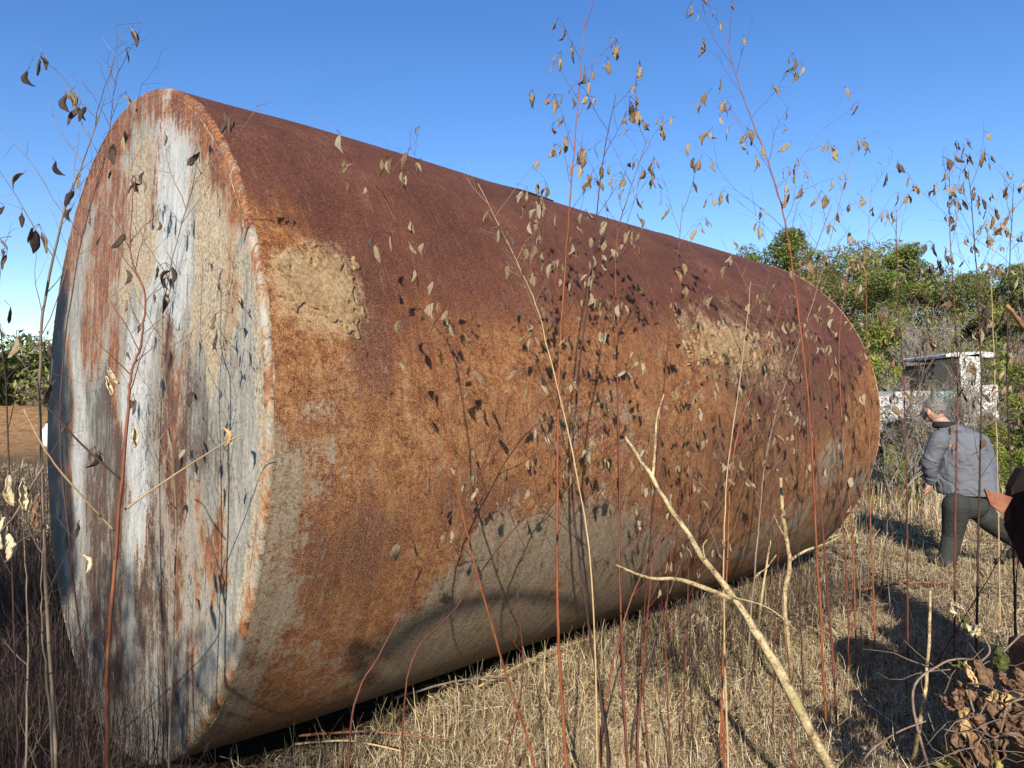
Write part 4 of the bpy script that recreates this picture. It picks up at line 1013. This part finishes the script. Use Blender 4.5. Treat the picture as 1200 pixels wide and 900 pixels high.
# trousers
n = N('dark_trousers', .85, .15); ob = n.coord('Object'); f = n.noise(n.mapping(ob, (5, 5, 9)), 2.2, 4, .6, 1.5)
n.col(n.ramp(n.noise(ob, 40, 3, .6), [(.3, (.028, .030, .027)), (.7, (.045, .047, .042))])); n.bump(f, .5, .02); TR_ = n.m
mb = MB()
mb.ell(pel + Vector((0, 0, -.01)), (.185, .145, .14), 16, 10, Matrix.Rotation(R_(-28), 3, 'Z'))
cone_chain(mb, [lhip, lkn, lan + Vector((0, 0, .0))], [.125, .092, .078], 14); cone_chain(mb, [rhip, rkn, ran + (rkn - ran) * .08], [.125, .095, .078], 14)
o = mb.build('trousers', TR_, man, True); o.location = -foot; melt(o, .011, 4)
SH = simple('dark_shoe', (.02, .017, .015), (.06, .05, .04), 40, .6, .3)
mb = MB(); mb.ell(Vector((lan.x, lan.y, .05)) + VF * .05, (.048, .135, .05), 12, 8, Matrix.Rotation(math.atan2(-VF.x, VF.y), 3, 'Z')); mb.ell(Vector((lan.x, lan.y, .07)) - VF * .02, (.045, .055, .065), 12, 8)
o = mb.build('shoe', SH, man, True); o.location = -foot; melt(o, .008, 2)
mb = MB(); rt = Matrix.Rotation(math.atan2(-VF.x, VF.y), 3, 'Z') @ Matrix.Rotation(-.75, 3, 'X'); mb.ell(ran + rt @ Vector((0, .05, -.06)), (.048, .135, .05), 12, 8, rt); mb.ell(ran + rt @ Vector((0, -.02, -.03)), (.045, .055, .065), 12, 8, rt)
o = mb.build('shoe', SH, man, True); o.location = -foot; melt(o, .008, 2)

# ------------------------------------------------------------------ rusty implement at the right edge
RP = simple('rusty_plate', (.16, .055, .035), (.34, .15, .09), 26, .8, .25, .6, .006)
RD = simple('shade_toned_rusty_iron', (.012, .008, .007), (.045, .025, .018), 26, .8, .25, .6, .006)  # rusty iron with the shade on these parts put into its colour
mch = empty('rusty_implement', gnd(1300, 780), 'rusty iron farm implement poking in at the right edge in front of the man', 'farm implement')
ML = -mch.location
def mpart(mb, nm, mat, bev=.004):
    o = mb.build(nm, mat, mch, False, bev); o.location = ML; return o
mb = MB(); mb.prism([at(1154, 573, 3.72), at(1187, 583, 3.72), at(1176, 603, 3.72), at(1161, 592, 3.72)], Vector((.01, .03, .0))); mpart(mb, 'bracket_plate', RP)
mb = MB(); mb.prism([at(1186, 572, 3.80), at(1197, 550, 3.85), at(1320, 540, 3.3), at(1320, 690, 3.3), at(1240, 690, 3.6), at(1183, 614, 3.8)], Vector((.05, .12, 0))); mpart(mb, 'side_plate', RD)
mb = MB(); mb.tube([at(1186, 612, 3.85), at(1212, 660, 3.7), at(1300, 760, 3.3)], [.045, .06, .06], 8); mpart(mb, 'strut', RD)
mb = MB(); mb.tube([Vector((2.62, 3.55, .0)), Vector((2.62, 3.5, 1.1))], .04, 8); mpart(mb, 'leg', RD)
mb = MB(); mb.tube([Vector((2.15, 2.45, 0)), Vector((2.12, 2.42, 1.3))], .05, 8); mpart(mb, 'leg', RD)
mb = MB(); mb.box((2.45, 2.9, 1.12), (.12, 1.5, .12), Matrix.Rotation(R_(-16), 3, 'Z')); mpart(mb, 'frame_beam', RP)
# unseen twin round-topped blocks added at the right, shaped to shade the grass
def shadow_caster(x0, x1, y0, z0, z1, zt):
    mb = MB(); xm = (x0 + x1) / 2
    prof = [Vector((x0, y0, z0)), Vector((x1, y0, z0)), Vector((x1, y0, z1))] + [Vector((xm + (x1 - x0) / 2 * math.cos(a), y0, z1 + (zt - z1) * math.sin(a))) for a in np.linspace(.2, math.pi - .2, 9)] + [Vector((x0, y0, z1))]
    mb.prism(prof, Vector((.02, -.34, 0))); return mb
mpart(shadow_caster(1.62, 2.02, 2.05, .40, 1.22, 1.42), 'shadow_caster', RP, .012)
mpart(shadow_caster(2.10, 2.66, 2.30, .40, 1.22, 1.45), 'shadow_caster', RP, .012)
mb = MB(); mb.box((2.15, 2.12, .62), (1.15, .40, .46)); mpart(mb, 'gear_box', RD, .02)
wc = Vector((2.35, 2.0, .42)); wr = .42
mb = MB(); mb.tube([wc + Vector((0, wr * math.cos(a), wr * math.sin(a))) for a in np.linspace(0, 2 * math.pi, 33)], .035, 6, False); mpart(mb, 'wheel_rim', RD, 0)
for k in range(6):
    mb = MB(); a = math.pi * k / 3; mb.tube([wc, wc + Vector((0, wr * math.cos(a), wr * math.sin(a)))], .014, 6); mpart(mb, 'spoke', RD, 0)

# ------------------------------------------------------------------ old truck overgrown behind the man
TRW = N('weathered_white_paint', .6, .3); ob = TRW.coord('Object'); f = TRW.noise(ob, 9, 6, .75); f2 = TRW.noise(ob, 30, 4, .7)
c = TRW.ramp(TRW.math('MULTIPLY_ADD', f, .5, TRW.math('MULTIPLY', f2, .5)), [(.43, (.08, .06, .04)), (.49, (.33, .32, .28)), (.55, (.66, .67, .64))])
TRW.col(c); TRW.bump(f2, .2, .004); TRW = TRW.m
TEAL = simple('faded_teal_paint', (.13, .27, .28), (.30, .46, .46), 14, .6, .3, .2)
BLK = simple('dark_cab_inside', (.02, .015, .010), (.09, .065, .04), 10, .9)
GL = N('dirty_glass', .25, .5); GL.col((.05, .055, .05)); GL.b.inputs['Alpha'].default_value = .3; GL = GL.m
TY = 12.0
tb = at(1100, 500, TY); tb.z = 0
truck = empty('abandoned_truck', tb, 'abandoned white and teal truck cab overgrown with brush behind the man', 'truck')
def tpart(mb, nm, mat, bev=.02, sm_=False, parent=None):
    o = mb.build(nm, mat, parent or truck, sm_, bev); o.location = -tb if parent is None else (0, 0, 0); return o
D = Vector((.12, 1.0, 0)).normalized()          # width of the truck, away from us
def TP(px, py, k=0): return at(px, py, TY) + D * k
Wt = 1.8
# cab: rear pillar, roof, cowl, door
mb = MB(); mb.prism([TP(1124, 416), TP(1149, 413), TP(1151, 452), TP(1152, 500), TP(1126, 500), TP(1127, 455)], D * .10); tpart(mb, 'rear_pillar', TRW)
mb = MB(); mb.prism([TP(1108, 415), TP(1113, 413.5), TP(1150, 411.5), TP(1166, 413), TP(1167, 419), TP(1150, 419.5), TP(1116, 418), TP(1109, 419)], D * Wt); tpart(mb, 'roof', TRW)
mb = MB(); mb.prism([TP(1093, 462), TP(1100, 459), TP(1124, 457), TP(1124, 500), TP(1088, 500)], D * .08); tpart(mb, 'door', TEAL)
mb = MB(); mb.prism([TP(1151, 452), TP(1170, 450), TP(1172, 500), TP(1152, 500)], D * .08); tpart(mb, 'rear_panel', TRW)
mb = MB(); mb.tube([TP(1096, 421, .05), TP(1084, 440, .05), TP(1078, 458, .05)], .014, 8); tpart(mb, 'windscreen_pillar', BLK, 0)
mb = MB(); mb.tube([TP(1096, 421, Wt), TP(1084, 440, Wt), TP(1078, 458, Wt)], .014, 8); tpart(mb, 'windscreen_pillar', BLK, 0)
mb = MB(); mb.prism([TP(1098, 422, .04), TP(1123, 420, .04), TP(1124, 457, .04), TP(1092, 460, .04)], D * .012); tpart(mb, 'side_window', GL, 0)
mb = MB(); mb.prism([TP(1112, 424, .3), TP(1150, 424, .3), TP(1150, 500, .3), TP(1088, 500, .3), TP(1096, 455, .3)], D * (Wt - .4)); tpart(mb, 'cab_interior', BLK, 0)
# bonnet and front wing with wheel arch
mb = MB(); mb.prism([TP(1093, 458), TP(1060, 458), TP(1024, 466), TP(1000, 474), TP(996, 486), TP(1030, 478), TP(1093, 472)], D * Wt); tpart(mb, 'bonnet', TRW, .03)
mb = MB(); arch = [TP(1060 + 26 * math.cos(a), 506 - 15 * math.sin(a), -.06) for a in np.linspace(0, math.pi, 12)]
mb.prism([TP(1093, 471, -.06), TP(1060, 472, -.06), TP(1025, 478, -.06), TP(1002, 486, -.06), TP(1000, 508, -.06)] + arch[::-1] + [TP(1096, 504, -.06)], D * .22); tpart(mb, 'front_wing', TRW, .02)
for px_ in (1060,):
    c0 = TP(px_, 514, .25); mb = MB(); ax = D * .22
    rs = [.10, .33, .36, .36, .33, .10]; of = [-.02, -.02, .03, .19, .24, .24]
    NN = 24
    xh = Vector((D.y, -D.x, 0))
    for r_i, o_i in zip(rs, of):
        for k in range(NN):
            a = 2 * math.pi * k / NN; mb.v.append(c0 + D * o_i + (xh * math.cos(a) + Vector((0, 0, 1)) * math.sin(a)) * r_i)
    for j in range(5):
        for k in range(NN):
            a0 = j * NN + k; a1 = j * NN + (k + 1) % NN; mb.f.append((a0, a1, a1 + NN, a0 + NN))
    mb.f.append(tuple(range(NN))[::-1]); mb.f.append(tuple(5 * NN + k for k in range(NN)))
    tpart(mb, 'wheel', BLK, 0, True)
mb = MB(); mb.prism([TP(1000, 500, .2), TP(1180, 500, .2), TP(1180, 508, .2), TP(1000, 508, .2)], D * 1.3); tpart(mb, 'chassis', BLK, 0)

# small white object far left
p0 = at(57, 515, 24); p0.z = float(H(p0.x, p0.y))
dr = empty('white_drum', p0, 'small white drum standing far off at the left beside the tank edge', 'drum')
mb = MB(); zt = at(57, 496, 24).z
hh = max(.6, zt)
mb.tube([p0, p0 + Vector((0, 0, hh * .7)), p0 + Vector((0, 0, hh * .85)), p0 + Vector((0, 0, hh))], [.20, .21, .12, .07], 14); o = mb.build('drum_body', simple('white_plastic', (.6, .62, .66), (.78, .8, .82), 10, .5), dr, True); o.location = -p0
mb = MB(); mb.tube([p0 + Vector((0, 0, hh)), p0 + Vector((0, 0, hh + .06))], .08, 12); o = mb.build('cap', BLK, dr); o.location = -p0

# ------------------------------------------------------------------ trees
BARK = simple('tree_bark', (.07, .055, .045), (.20, .165, .13), 8, .9, .1, .6, .02)
BARKG = simple('grey_twig_bark', (.13, .115, .10), (.30, .27, .23), 8, .9, .1)
def foliage_mat(name, stops):
    n = N(name, .7, .25); r = n.attr('rv'); n.col(n.ramp(n.math('ADD', n.math('MULTIPLY', r, .7), n.math('MULTIPLY', n.noise(n.coord('Object'), .9, 3, .6), .3)), stops))
    n.b.inputs['Subsurface Weight'].default_value = 0
    return n.m
FPINE = foliage_mat('pine_needles', [(.2, (.04, .058, .014)), (.5, (.11, .14, .030)), (.8, (.23, .25, .06))])
FDK = foliage_mat('dark_evergreen_leaves', [(.2, (.04, .052, .014)), (.5, (.12, .135, .035)), (.8, (.25, .25, .08))])
FYG = foliage_mat('yellow_green_needles', [(.2, (.06, .085, .015)), (.5, (.14, .17, .03)), (.8, (.26, .27, .06))])
FBR = foliage_mat('withered_leaves', [(.2, (.06, .045, .025)), (.5, (.14, .11, .06)), (.8, (.26, .20, .12))])
def crown_mesh(name, clumps, nleaf, size, mat, seed, flat=1.0):
    rg = np.random.default_rng(seed); C = np.array([c[:3] for c in clumps]); Rr = np.array([c[3] for c in clumps])
    w = Rr ** 2; idx = rg.choice(len(C), nleaf, p=w / w.sum())
    d = rg.normal(size=(nleaf, 3)); d /= np.linalg.norm(d, axis=1)[:, None]
    rad = Rr[idx] * rg.uniform(.25, 1.0, nleaf) ** .6
    P = C[idx] + d * rad[:, None] * np.array([1, 1, flat])
    s = size * rg.uniform(.5, 1.4, nleaf)
    a = rg.normal(size=(nleaf, 3)); a[:, 2] += .4; a /= np.linalg.norm(a, axis=1)[:, None]
    b = np.cross(a, rg.normal(size=(nleaf, 3))); b /= np.linalg.norm(b, axis=1)[:, None]
    V = np.stack([P - a * s[:, None] * .5, P + b * s[:, None] * .16, P + a * s[:, None] * .6, P - b * s[:, None] * .16], 1).reshape(-1, 3)
    F = np.arange(nleaf * 4).reshape(-1, 4)
    me = mesh_np(name, V, F, mat)
    a_ = me.attributes.new('rv', 'FLOAT', 'POINT'); cr = rg.random(len(C)); rv = np.clip(rg.random(nleaf) * .5 + cr[idx] * .5, 0, 1)
    a_.data.foreach_set('value', np.repeat(rv, 4).astype(np.float32)); return me
def limbs(mb, p, d, L, r, depth, rd, tips, spread=.55, gen=3, up=.12):
    segs = 4; pts = [p]; dd = d
    for k in range(segs):
        dd = (dd + Vector((rd.gauss(0, .13), rd.gauss(0, .13), rd.gauss(up * .3, .08)))).normalized(); pts.append(pts[-1] + dd * L / segs)
    mb.tube(pts, [r * (1 - .5 * k / segs) for k in range(segs + 1)], 5 if depth < 2 else 3, False)
    tips.append(pts[-1])
    if depth >= gen: return
    for k in range(rd.choice((3, 4, 5)) if depth < gen - 1 else 4):
        t = rd.uniform(.35, 1.0); i = min(segs - 1, int(t * segs)); q = pts[i].lerp(pts[i + 1], t * segs - i)
        e = (dd + Vector((rd.gauss(0, spread), rd.gauss(0, spread), rd.gauss(up, spread * .6)))).normalized()
        limbs(mb, q, e, L * rd.uniform(.45, .72), r * .5, depth + 1, rd, tips, spread, gen, up)
def make_tree(kind, seed, h=8.0):
    """returns list of (part name, mesh)"""
    rd = random.Random(seed); out = []; mb = MB(); tips = []
    if kind == 'pine':
        tp = [Vector((rd.gauss(0, .06) * k, rd.gauss(0, .06) * k, h * k / 6)) for k in range(7)]
        mb.tube(tp, [.16 * (1 - .13 * k) for k in range(7)], 7)
        cl = []
        for k in range(26):
            z = h * rd.uniform(.35, 1.0); rr = (1 - (z / h - .3) ** 2) * h * .24 * rd.uniform(.3, 1.0); a = rd.uniform(0, 6.28)
            c = Vector((rr * math.cos(a), rr * math.sin(a), z)); cl.append((*c, rd.uniform(.35, .8) * h / 8))
            mb.tube([Vector((0, 0, z - .5)), c], [.04, .015], 4, False)
        cl.append((tp[-1].x, tp[-1].y, h, .45)); crown = crown_mesh('crown', cl, 17000, .15, FPINE, seed, .75)
    elif kind == 'dark':
        mb.tube([Vector((0, 0, 0)), Vector((.1, 0, h * .3)), Vector((0, .1, h * .7))], [.18, .13, .05], 7)
        for k in range(5): limbs(mb, Vector((0, 0, h * rd.uniform(.2, .5))), Vector((rd.gauss(0, .6), rd.gauss(0, .6), 1)).normalized(), h * .35, .07, 1, rd, tips, .6, 2)
        cl = [(rd.gauss(0, h * .17), rd.gauss(0, h * .17), h * rd.uniform(.25, .95), rd.uniform(.4, .95) * h / 8) for k in range(30)]
        crown = crown_mesh('crown', cl, 17000, .14, FDK, seed, .8)
    elif kind == 'young':
        mb.tube([Vector((0, 0, 0)), Vector((0, 0, h * .95))], [.06, .015], 6); cl = []
        for k in range(20):
            z = h * rd.uniform(.08, 1.0); rr = (1.05 - z / h) * h * .3 * rd.uniform(.3, 1); a = rd.uniform(0, 6.28)
            c = Vector((rr * math.cos(a), rr * math.sin(a), z)); cl.append((*c, rd.uniform(.18, .4) * h / 3)); mb.tube([Vector((0, 0, max(.1, z - .25))), c], [.018, .006], 4, False)
        crown = crown_mesh('crown', cl, 12000, .085 * h / 3, FYG, seed, .8)
    elif kind == 'bare':
        for k in range(3): limbs(mb, Vector((rd.gauss(0, .12), rd.gauss(0, .12), 0)), Vector((rd.gauss(0, .22), rd.gauss(0, .22), 1)).normalized(), h * .5, .085, 0, rd, tips, .5, 4)
        crown = crown_mesh('withered_leaves', [(*t, .25) for t in tips[::4]], 900, .12, FBR, seed)
    m2 = bpy.data.meshes.new('trunk'); m2.from_pydata([tuple(v) for v in mb.v], [], mb.f); m2.update(); m2.materials.append(BARKG if kind == 'bare' else BARK)
    return [('trunk', m2), ('crown' if kind != 'bare' else 'withered_leaves', crown)]
SRC = {k: [make_tree(k, s_ * 10 + i_, hh) for i_ in range(3)] for k, s_, hh in (('pine', 1, 8), ('dark', 2, 8), ('young', 3, 3), ('bare', 4, 7))}
def tree(kind, px, Yd, h, label, name, group=None, v=0, x=None, y=None):
    base = at(px, 467, Yd); base.z = float(H(base.x, base.y)) - .05
    o = empty(name, base, label, 'tree', group); s_ = h / {'pine': 8, 'dark': 8, 'young': 3, 'bare': 7}[kind]
    o.scale = (s_, s_, s_); o.rotation_euler = (0, 0, px * .37 + v)
    for nm, me_ in SRC[kind][v % 3]: link(nm, me_, o)
    return o
TREES = [
 # right of the tank, from the tank outwards
 ('pine', 880, 36, 8.6, 'pine tree whose top just shows over the tank roofline', 'pine_tree', 0),
 ('pine', 925, 34, 9.2, 'tall pine behind the far end of the tank, right of the first', 'pine_tree', 1),
 ('dark', 965, 36, 9.4, 'tall dark evergreen behind the crowded pods at the far end', 'evergreen_tree', 0),
 ('dark', 1005, 33, 8.6, 'broad dark evergreen beyond the far rim of the tank', 'evergreen_tree', 1),
 ('dark', 985, 30, 7.9, 'leafy evergreen low behind the far rim of the tank', 'evergreen_tree', 2),
 ('pine', 1068, 30, 7.9, 'bushy pine behind the leafless trees near the truck', 'pine_tree', 0),
 ('dark', 1125, 31, 7.5, 'evergreen over the roof of the truck', 'evergreen_tree', 1),
 ('dark', 1172, 35, 8.0, 'evergreen in the gap right of the truck pine', 'evergreen_tree', 0),
 ('pine', 1035, 27, 6.2, 'bushy pine beyond the far rim of the tank', 'pine_tree', 1),
 ('dark', 1045, 38, 8.8, 'dark evergreen behind the bushy pine at the tank rim', 'evergreen_tree', 2),
 ('bare', 1085, 25, 5.4, 'brown leafless tree standing above the truck', 'bare_tree', 1),
 ('dark', 1095, 34, 7.4, 'dark bushy tree behind the roof of the truck', 'evergreen_tree', 0),
 ('bare', 1062, 20, 4.6, 'small tangled bare tree over the bonnet of the truck', 'bare_tree', 2),
 ('pine', 1150, 33, 7.2, 'pine right of the truck roof', 'pine_tree', 2),
 ('pine', 1195, 30, 7.0, 'pine at the right edge of the picture', 'pine_tree', 0),
 ('dark', 1235, 32, 7.6, 'dark evergreen partly out of the picture at the right edge', 'evergreen_tree', 1),
 ('bare', 1165, 22, 4.6, 'thin bare tree behind the tail of the truck', 'bare_tree', 0),
 ('young', 1035, 17, 3.3, 'young yellow green pine close by the far rim of the tank', 'young_pine', 0),
 ('young', 1020, 21, 3.0, 'young pine half hidden behind the tank rim', 'young_pine', 1),
 ('young', 1178, 15, 2.6, 'young yellow green pine right of the truck', 'young_pine', 2),
 ('young', 1205, 12, 2.1, 'low bright green pine at the right edge beside the truck', 'young_pine', 0),
 ('young', 1155, 11.4, 1.35, 'small green shrub in front of the tail of the truck', 'young_pine', 1),
 ('young', 1043, 11.0, .95, 'small green bush under the front wing of the truck', 'young_pine', 2),
 ('bare', 1105, 13.2, 2.5, 'leafless brush growing through the window of the truck', 'bare_tree', 1),
 ('bare', 1075, 11.2, 1.9, 'tangled leafless brush in front of the bonnet of the truck', 'bare_tree', 2),
 ('bare', 1098, 11.0, 2.3, 'brown brush hiding the windscreen of the truck', 'bare_tree', 0),
 ('bare', 1120, 11.3, 2.45, 'brush standing before the white pillar of the truck', 'bare_tree', 2),
 ('bare', 1082, 10.7, 2.2, 'leafless sapling before the windscreen opening of the truck', 'bare_tree', 1),
 ('bare', 1052, 10.6, 1.5, 'low brown brush under the bonnet of the truck', 'bare_tree', 0),
 ('young', 1060, 10.8, .8, 'low green bush filling the wheel arch of the truck', 'young_pine', 1),
 ('young', 1165, 10.9, 1.2, 'green bush beside the rear panel of the truck', 'young_pine', 0),
 # left of the tank
 ('young', 8, 40, 3.6, 'bright green young pine at the left edge of the picture', 'young_pine', 0),
 ('young', 45, 42, 3.5, 'bright green young pine between the left edge and the tank', 'young_pine', 2),
 ('young', -20, 38, 3.4, 'young pine just leaving the picture at the left', 'young_pine', 1),
 ('bare', 20, 46, 5.0, 'leafless tree above the clay bank at the far left', 'bare_tree', 1),
 ('bare', 62, 50, 5.2, 'leafless tree half hidden behind the edge of the end plate', 'bare_tree', 0),
 ('bare', 0, 58, 5.6, 'leafless far tree at the left edge over the clay bank', 'bare_tree', 2),
 ('dark', 48, 60, 5.4, 'dark far tree next to the edge of the end plate', 'evergreen_tree', 0),
]
for kd, px, Yd, h, lab, nm, v_ in TREES:
    tree(kd, px, Yd, h, lab, nm, 'trees behind the tank' if px > 500 else 'trees left of the tank', v_)
# the wood that closes the horizon: one far mass
rg3 = np.random.default_rng(9); cl = []
for k in range(420):
    a = rg3.uniform(-1.1, 1.1); dd = rg3.uniform(44, 70); xx = dd * math.sin(a); yy = dd * math.cos(a)
    top_ = 7.4 if xx > 5 else 4.6
    cl.append((xx, yy, rg3.uniform(.8, top_), rg3.uniform(1.0, 2.2)))
me = crown_mesh('far_woods', cl, 150000, .42, FDK, 5)
tag(link('far_woods', me), 'dark woods closing the field on the horizon', 'woods', kind='stuff')
cl = [(c_[0] * .93, c_[1] * .93, rg3.uniform(.4, 3.0), 1.2) for c_ in cl[::2]]
tag(link('wood_edge', crown_mesh('wood_edge', cl, 40000, .32, FBR, 6)), 'brown brush along the edge of the far woods', 'woods', kind='stuff')
# tangled bushes right, middle distance
cl = [(float(q.x), float(q.y), rg3.uniform(.1, 1.0), rg3.uniform(.25, .5)) for q in [at(rg3.uniform(1015, 1230), 467, rg3.uniform(14, 26)) for _ in range(150)]]
tag(link('scrub', crown_mesh('scrub', cl, 16000, .16, FBR, 8)), 'brown and green scrub round the truck', 'scrub', kind='stuff')

# ------------------------------------------------------------------ trees behind the photographer, whose shade falls on the left
def back_tree(x, y, h, label, kind='pine', v=0):
    o = empty('pine_tree' if kind != 'bare' else 'bare_tree', (x, y, -.05), label, 'tree', 'trees behind the photographer')
    s_ = h / {'pine': 8, 'dark': 8, 'bare': 7}[kind]; o.scale = (s_,) * 3; o.rotation_euler = (0, 0, v * 1.3)
    for nm, me_ in SRC[kind][v % 3]: link(nm, me_, o)
    return o
t_ = back_tree(-3.95, -3.7, 6.6, 'slim pine behind the photographer on the left shading the end plate', 'pine', 0); t_.scale = (.45, .5, .78)
t_ = back_tree(-3.3, -3.9, 4.1, 'low evergreen bush behind the photographer shading the weeds', 'dark', 2)
t_ = back_tree(-6.4, -4.6, 6.6, 'broad evergreen behind the photographer on the left shading the field edge', 'dark', 1)
# leafless tree whose arching limb throws the curved shadow on the tank belly
lt = empty('leafless_tree', (-1.95, -1.9, -.05), 'slender leafless tree behind the photographer with an arching limb', 'tree', 'trees behind the photographer')
mb = MB(); mb.tube([Vector((0, 0, 0)), Vector((.03, .05, .8)), Vector((.12, .1, 1.5)), Vector((.05, .1, 2.6)), Vector((-.3, .0, 3.6))], [.04, .034, .026, .018, .008], 8)
o = mb.build('trunk', BARK, lt, True)
arcp = []
for q, k in (((430, 790), 0), ((452, 765), 0), ((500, 727), 0), ((560, 706), 0), ((620, 700), 0), ((690, 715), 0)):
    # point on the tank belly -> back towards the sun
    d = (at(q[0], q[1], 1.0) - Vector((0, 0, CAMH))).normalized(); oo = Vector((0, 0, CAMH)) - TC
    dp = d - TA * d.dot(TA); op = oo - TA * oo.dot(TA); A_ = dp.dot(dp); B_ = 2 * dp.dot(op); C_ = op.dot(op) - TR * TR
    dis = B_ * B_ - 4 * A_ * C_
    if dis < 0: continue
    hit = Vector((0, 0, CAMH)) + d * ((-B_ - dis ** .5) / 2 / A_); arcp.append(hit - SD * 4.3)
arcp = [Vector((-1.83, -1.8, 1.4)), Vector((-1.55, -1.5, 1.95))] + arcp
mb = MB(); sp = spline(arcp, 6); mb.tube(sp, [.026 - .012 * k / (len(sp) - 1) for k in range(len(sp))], 7); o = mb.build('limb', BARK, lt, True); o.location = -lt.location
print('PODS', NPOD[0])
